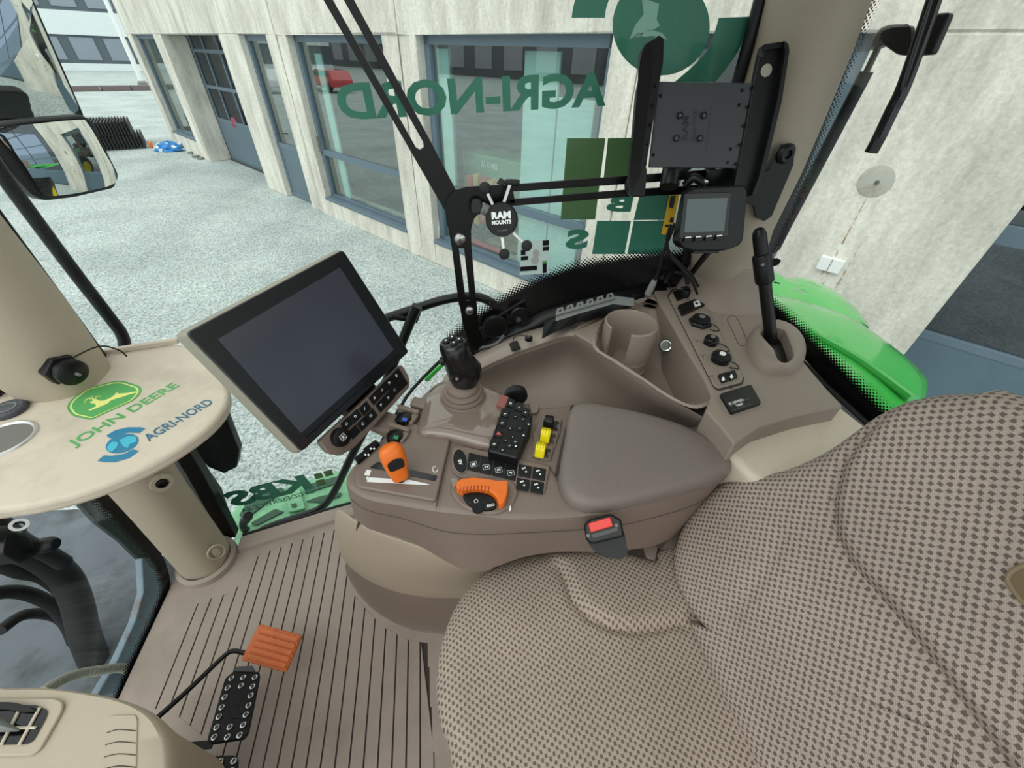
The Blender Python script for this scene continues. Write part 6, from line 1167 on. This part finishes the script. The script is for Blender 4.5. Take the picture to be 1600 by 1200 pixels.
# ================================================================ pedals
PZ0 = .12
t = thing('accelerator_pedal', PZ(430, 1012, .05), 'orange ribbed square pedal on a bent black rod above the floor mat', 'pedal')
FO2 = Fr(PZ(380, 1030, .085), PZ(448, 1050, .085) - PZ(380, 1030, .085), PL(408, 975, PZ(380, 1030, .085), (-.3, .2, .9)) - PZ(380, 1030, .085), None)
if FO2.z.dot(CAM - FO2.o) < 0: FO2.z = -FO2.z
oq = [(380, 1031), (408, 975), (474, 993), (449, 1050)]
mslab(FO2, 'pad', oq, -.008, .010, M['pedal_orange'], t, r=.006, bev=.002)
for k in range(5):
    def e(s, t_): a = [oq[0][i] + (oq[1][i] - oq[0][i]) * s for i in (0, 1)]; b = [oq[3][i] + (oq[2][i] - oq[3][i]) * s for i in (0, 1)]; return (a[0] + (b[0] - a[0]) * t_, a[1] + (b[1] - a[1]) * t_)
    mslab(FO2, 'pad_rib', [e(.07 + k * .18, .05), e(.07 + k * .18, .93), e(.21 + k * .18, .93), e(.21 + k * .18, .05)], .002, .0035, M['pedal_orange'], t, r=.003, bev=.0012)
m = MB(); m.tube([PZ(x, y, z) for x, y, z in [(395, 1022, .078), (380, 1020, .085), (366, 1017, .09), (354, 1022, .095), (330, 1044, .11), (290, 1082, .14), (245, 1122, .17)]], .0055, 12, smooth=5); obj('rod', m, M['black_gloss'], t)
s300 = lambda L: [(300 + x * .2083, 950 + y * .2083) for x, y in L]
FP = Fr(PZ(327, 1165, .13), PZ(385, 1158, .13) - PZ(327, 1165, .13), PZ(365, 1048, .10) - PZ(327, 1165, .13), (0, 0, 1))
stud = s300([(300, 535), (388, 528), (475, 528), (272, 607), (372, 592), (458, 597), (250, 677), (445, 665), (228, 753), (428, 738), (207, 824), (408, 808), (190, 903), (288, 900), (388, 885), (172, 977), (270, 975), (362, 962)])
def pedal(lab, outl, studs, extra=True):
    t = thing('brake_pedal', FP.pt(*outl[0]), lab, 'pedal', None)
    mslab(FP, 'pad', outl, -.006, .008, M['black'], t, r=.006, bev=.0015)
    for q in studs:
        m = MB().lathe([(.0056, .002), (.0056, .0052), (.0036, .0056), (.0034, .0025)], FP.pt(*q), FP.z, 18, cap=False); s_ = obj('stud_ring', m, M['steel'], t)
        m = MB().lathe([(.0034, .002), (.0030, .0042), (0, .0046)], FP.pt(*q), FP.z, 12); obj('stud_core', m, M['darksteel'], s_)
    return t
t = pedal('black brake pedal with steel studs next to the orange pedal', s300([(330, 480), (512, 490), (514, 530), (430, 950), (396, 992), (150, 1030), (122, 1000), (255, 540)]), stud)
mslab(FP, 'top_tab', s300([(330, 475), (350, 455), (465, 450), (475, 480), (478, 495), (325, 490)]), -.004, .010, M['darksteel'], t, r=.002, bev=.001)
m = MB(); q = [FP.pt(*p, .0022) for p in circ(*s300([(325, 778)])[0], 11, 11, 0, 360, 24)]; m.tube(q + [q[0]], .0006, 5); obj('moulded_ring', m, M['black_gloss'], t)
m = MB(); a, b = PZ(245, 1172, .14), PZ(332, 1163, .122); m.tube([a, (a + b) / 2, b], .009, 4); obj('lever_arm', m, M['black'], t, smooth=False)
t = pedal('second studded black brake pedal cut off by the bottom of the view', s300([(60, 1230), (100, 1140), (180, 1120), (330, 1115), (356, 1140), (330, 1500), (20, 1500)]), s300([(120, 1170), (218, 1160), (318, 1155), (100, 1240), (300, 1230)]))
m = MB(); m.tube([FP.pt(*s300([(100, 1350)])[0], -.008), PZ(240, 1290, .10)], .009, 4); obj('lever_arm', m, M['black'], t, smooth=False)
M['column'] = mat('column_beige', (182, 168, 150), .55, bump=.2, bscale=800, var=.03)
# ================================================================ steering column cover, lower left
CZ = .46
sc_ = thing('steering_column', PZ(120, 1200, .2), 'beige steering column cover with black air vent at the lower left', 'dashboard')
co = [(-160, 1070), (0, 1072), (70, 1072), (135, 1080), (190, 1092), (228, 1110), (250, 1134), (262, 1170), (262, 1260), (240, 1500), (-160, 1500)]
P_ = [PZ(x, y, CZ) for x, y in co]; pcx = ccat(P_, 3); c_ = sum(pcx, V((0, 0, 0))) / len(pcx); k_r = lambda s, z: [c_ + (p - c_) * s + V((0, 0, z)) for p in pcx]
m = MB(); m.loft([k_r(.70, -.30), k_r(.84, -.12), k_r(1.0, -.03), k_r(.995, -.012), k_r(.97, -.003), k_r(.93, 0), k_r(.5, .001), k_r(.01, .001)]); obj('cover', m, M['beige'] if 0 else M['column'], sc_)
m = MB(); m.prism([(-.05, .50, 0), (.16, .50, 0), (.16, .80, 0), (-.05, .80, 0)], (0, 0, .20)); m.prism([(.0, .58, .2), (.12, .58, .2), (.12, .72, .2), (.0, .72, .2)], (0, 0, .10)); obj('column_foot', m, M['black'], sc_, smooth=False, bevel=.02)
def cslab(name, pts, dz, h, mt, par=None, r=.004, bev=.001): m = MB(); m.prism(rpoly([PZ(x, y, CZ + dz) for x, y in pts], r), (0, 0, h)); return obj(name, m, mt, par or sc_, bevel=bev)
vt = cslab('vent_frame', [(-90, 1092), (90, 1092), (102, 1098), (100, 1112), (66, 1172), (52, 1181), (-90, 1186)], .001, .005, M['column'], r=.008, bev=.002)
cslab('vent_opening', [(-80, 1098), (58, 1102), (75, 1110), (72, 1122), (52, 1158), (42, 1163), (-80, 1166)], .0072, .0006, M['black_gloss'], vt, r=.006, bev=0)
for x0, x1 in ((-40, -66), (-10, -40), (32, 2), (62, 30)): m = MB(); m.tube([PZ(x0, 1106, CZ + .009), PZ(x1, 1164, CZ + .009)], .0022, 8); obj('vent_slat', m, M['beige'], vt)
m = MB(); m.tube([PZ(-30, 1137, CZ + .0095), PZ(56, 1137, CZ + .0095)], .0018, 8); obj('vent_crossbar', m, M['beige'], vt)
cslab('vent_flap', [(-80, 1097), (20, 1098), (48, 1104), (60, 1112), (40, 1114), (10, 1109), (-80, 1110)], .010, .004, M['black'], vt, r=.004, bev=.001)
m = MB(); m.loft([[PZ(x, y, CZ + z) for x, y, z in r] for r in ([(-40, 1128, .022), (0, 1122, .022), (30, 1138, .018)], [(-40, 1136, .026), (0, 1134, .026), (30, 1140, .018)], [(-40, 1144, .022), (0, 1144, .022), (28, 1143, .018)])], cap=False, closed=False); obj('vent_tab', m, M['grey'], vt, solid=.003)
cslab('ribbed_pad', [(168, 1122), (178, 1118), (212, 1117), (216, 1124), (214, 1210), (208, 1260), (150, 1260), (156, 1200), (164, 1140)], .0, .0022, M['column'], r=.006, bev=.001)
for k in range(7): y = 1142 + k * 19; m = MB(); m.tube([PZ(167 - k * 2.2, y + 3, CZ + .0024), PZ(185, y - 2, CZ + .0024), PZ(212, y, CZ + .0024)], .0006, 5, smooth=3); obj('pad_line', m, M['matdark'], sc_)
# ================================================================ driver's seat
st_ = thing('driver_seat', V((0, -.25, .1)), 'large driver seat in checked beige and brown woven fabric', 'seat')
def smooth01(t): t = max(0, min(1, t)); return t * t * (3 - 2 * t)
def pldist(p, L):
    best = 1e9; sgn = 1
    for i in range(len(L) - 1):
        a, b = L[i], L[i + 1]; dx, dy = b[0] - a[0], b[1] - a[1]; t = max(0, min(1, ((p[0] - a[0]) * dx + (p[1] - a[1]) * dy) / (dx * dx + dy * dy)))
        qx, qy = a[0] + dx * t, a[1] + dy * t; d = math.hypot(p[0] - qx, p[1] - qy)
        if d < best: best = d; sgn = 1 if dx * (p[1] - a[1]) - dy * (p[0] - a[0]) > 0 else -1
    return best * sgn
def pad(name, fr, outl, thick, hfun, mt, par, na=180, nr=84, edge=.055, under=.06, c0=None, px_=1.0):
    O = ccat([V((a, b, 0)) for a, b in outl], max(2, na // len(outl))); n = len(O)
    c = V(c0 + (0,)) if c0 else sum(O, V((0, 0, 0))) / n; vs_, uv, fs = [], [], []
    prof = [(1, i / nr) for i in range(nr + 1)]
    rows = [1 - (1 - i / nr) ** 1.35 for i in range(nr + 1)]
    for s in rows:
        s = max(s, .002)
        for p in O:
            q = c + (p - c) * s; R = (p - c).length; din = R * (1 - s)
            t = min(1, din / edge); h = thick * (1 - (1 - t) ** 2.4) ** (1 / 2.4) if t < 1 else thick
            h += hfun(q.x, q.y) * smooth01(din / .03)
            vs_.append(fr.at(q.x, q.y, h)); uv.append((q.x, q.y))
    for k, (s, h) in enumerate(((1.006, -.012), (1.0, -.03), (.97, -under))):
        for p in O: q = c + (p - c) * s; vs_.append(fr.at(q.x, q.y, h)); d_ = (p - c).normalized() * (.015 * (k + 1)); uv.append((q.x + d_.x, q.y + d_.y))
    for j in range(nr + 3):
        for i in range(n): a = j * n + i; b = j * n + (i + 1) % n; fs.append((a, b, b + n, a + n))
    fs.append(tuple(range((nr + 3) * n, (nr + 4) * n)))
    m = MB(); m.v = vs_; m.f = fs; m.uv = uv; return obj(name, m, mt, par)
# cushion
FCu = Fr((0, 0, .452), (1, 0, 0), (0, 1, 0), (0, 0, 1))
cpx = [(1015, 878), (965, 865), (905, 862), (850, 868), (800, 880), (760, 898), (728, 925), (704, 965), (688, 1015), (682, 1070), (688, 1130), (706, 1200)]
rt = [FCu.px(x, y, .012) for x, y in cpx]
rt = [(max(a, .0), b) for a, b in rt]
cush = [(.30, -.50), (.355, -.40)] + rt; cush = cush + [(-a + .0, b) for a, b in reversed(cush) if a > .01]
seam = [FCu.px(x, y, .05) for x, y in [(872, 890), (884, 915), (895, 942), (918, 968), (952, 984), (992, 990), (1030, 985), (1080, 972), (1130, 955), (1170, 940)]]
def hc_(a, b):
    d = pldist((a, b), seam); return .010 * smooth01(-d * CS / .02 + .0) - .007 * math.exp(-(d / .006) ** 2) + .006 * math.exp(-((abs(a) - .27) / .07) ** 2)
ctr_s = FCu.px(1000, 930, .05); CS = 1 if pldist(ctr_s, seam) < 0 else -1
pad('cushion', FCu, cush, .055, hc_, M['fabric'], st_, c0=(0, -.2))
# backrest, leaning back
nb = V((0, .882, .471)).normalized(); FBk = Fr((0, -.435, .52), (1, 0, 0), V((0, -.471, .882)), nb)
bpx_ = [(1150, 1010), (1112, 975), (1082, 930), (1066, 885), (1072, 835), (1096, 790), (1132, 756), (1175, 740), (1222, 738), (1262, 724), (1305, 703), (1350, 672), (1385, 648), (1425, 630), (1480, 619), (1540, 616), (1600, 620)]
rb = [FBk.px(x, y, .012) for x, y in bpx_]
print('BACK', [(round(a, 3), round(b, 3)) for a, b in rb])
rb = [(a, b) for a, b in rb if a > .02]; top_b = rb[-1][1]
bk = [(.20, -.06)] + rb + [(.10, top_b + .012), (.0, top_b + .016)]; bk = bk + [(-a, b) for a, b in reversed(bk) if a > .01]
seam2 = [FBk.px(x, y, .05) for x, y in [(1395, 640), (1352, 690), (1325, 730), (1310, 785), (1312, 840), (1335, 885), (1372, 927), (1420, 985), (1470, 1050), (1520, 1120), (1600, 1230), (1700, 1350)]]
crs = [FBk.px(x, y, .05) for x, y in [(1232, 838), (1212, 880), (1185, 920), (1150, 962)]]
S2 = 1 if pldist(FBk.px(1500, 900, .05), seam2) > 0 else -1
def hb_(a, b):
    d = pldist((a, b), seam2) * S2; e = pldist((a, b), crs)
    return .014 * smooth01(d / .022) - .008 * math.exp(-(d / .006) ** 2) - .004 * math.exp(-(e / .012) ** 2) + .012 * math.exp(-((abs(a) - .26) / .09) ** 2)
pad('backrest', FBk, bk, .060, hb_, M['fabric2'], st_, na=220, nr=100, c0=(0, .2), under=.09)
lp = FBk.pt(1600, 915, .076); m = MB(); q = [FBk.pt(x, y, .075) for x, y in [(1575, 905), (1590, 888), (1625, 880), (1650, 900), (1640, 940), (1608, 946), (1590, 930)]]; q = ccat(q, 3)
m.prism(q, FBk.z * .002); lb = obj('brown_patch', m, mat('patch_brown', (110, 92, 66), .7), st_); m = MB(); m.tube([p + FBk.z * .002 for p in q + [q[0]]], .0022, 8); obj('patch_piping', m, mat('piping', (136, 116, 92), .7), lb)
m = MB(); m.box((-.24, -.42, .02), (.24, -.02, .40)); obj('suspension', m, M['rubber'], st_, smooth=False, bevel=.02)
m = MB(); m.box((-.26, -.55, .30), (.335, -.38, .44)); obj('seat_frame', m, M['black'], st_, smooth=False, bevel=.01)
for pts, nm in (([(1004, 858), (1018, 848), (1026, 860), (1022, 880), (1008, 876)], 'adjuster_lever'), ([(1024, 872), (1058, 820), (1076, 835), (1066, 880), (1042, 892)], 'belt_guide')):
    m = MB(); m.prism(rpoly([PZ(x, y, .50) for x, y in pts], .004), (0, 0, .012)); obj(nm, m, M['tan'], st_, bevel=.003)
# belt buckle
bo0 = PD(946, 838, .80); nb_ = (CAM - bo0).normalized(); FBu = Fr(bo0, ray(1100, 838 - 45) - ray(946, 838), ray(960, 900) - ray(946, 838), nb_)
bo0 = PZ(946, 838, .70); FBu = Fr(bo0, PL(985, 826, bo0, nb_) - bo0, PL(952, 880, bo0, nb_) - bo0, nb_)
if FBu.z.dot(nb_) < 0: FBu.z = -FBu.z
t = thing('seat_belt_buckle', FBu.pt(950, 870), 'black seat belt buckle with red release button beside the armrest console', 'buckle')
mslab(FBu, 'body', [(913, 820), (922, 812), (954, 804), (970, 812), (975, 838), (925, 850), (916, 844)], -.018, .018, M['black'], t, r=.004, bev=.003)
mslab(FBu, 'release_button', [(919, 818), (953, 808), (958, 822), (923, 832)], .0002, .003, M['red'], t, r=.002, bev=.001)
mslab(FBu, 'slot', [(924, 835), (964, 824), (966, 829), (927, 841)], .0002, .0008, M['black_gloss'], t, r=.001, bev=0)
for x, y in ((919, 837), (963, 821)): m = MB().lathe([(.0028, 0), (.0028, .002), (.001, .002)], FBu.pt(x, y), FBu.z, 12); obj('screw', m, M['darksteel'], t)
mslab(FBu, 'stalk_cover', [(918, 846), (975, 832), (981, 866), (966, 874), (945, 869), (928, 860)], -.020, .014, mat('buckle_sleeve', (46, 46, 48), .8), t, r=.004, bev=.003)
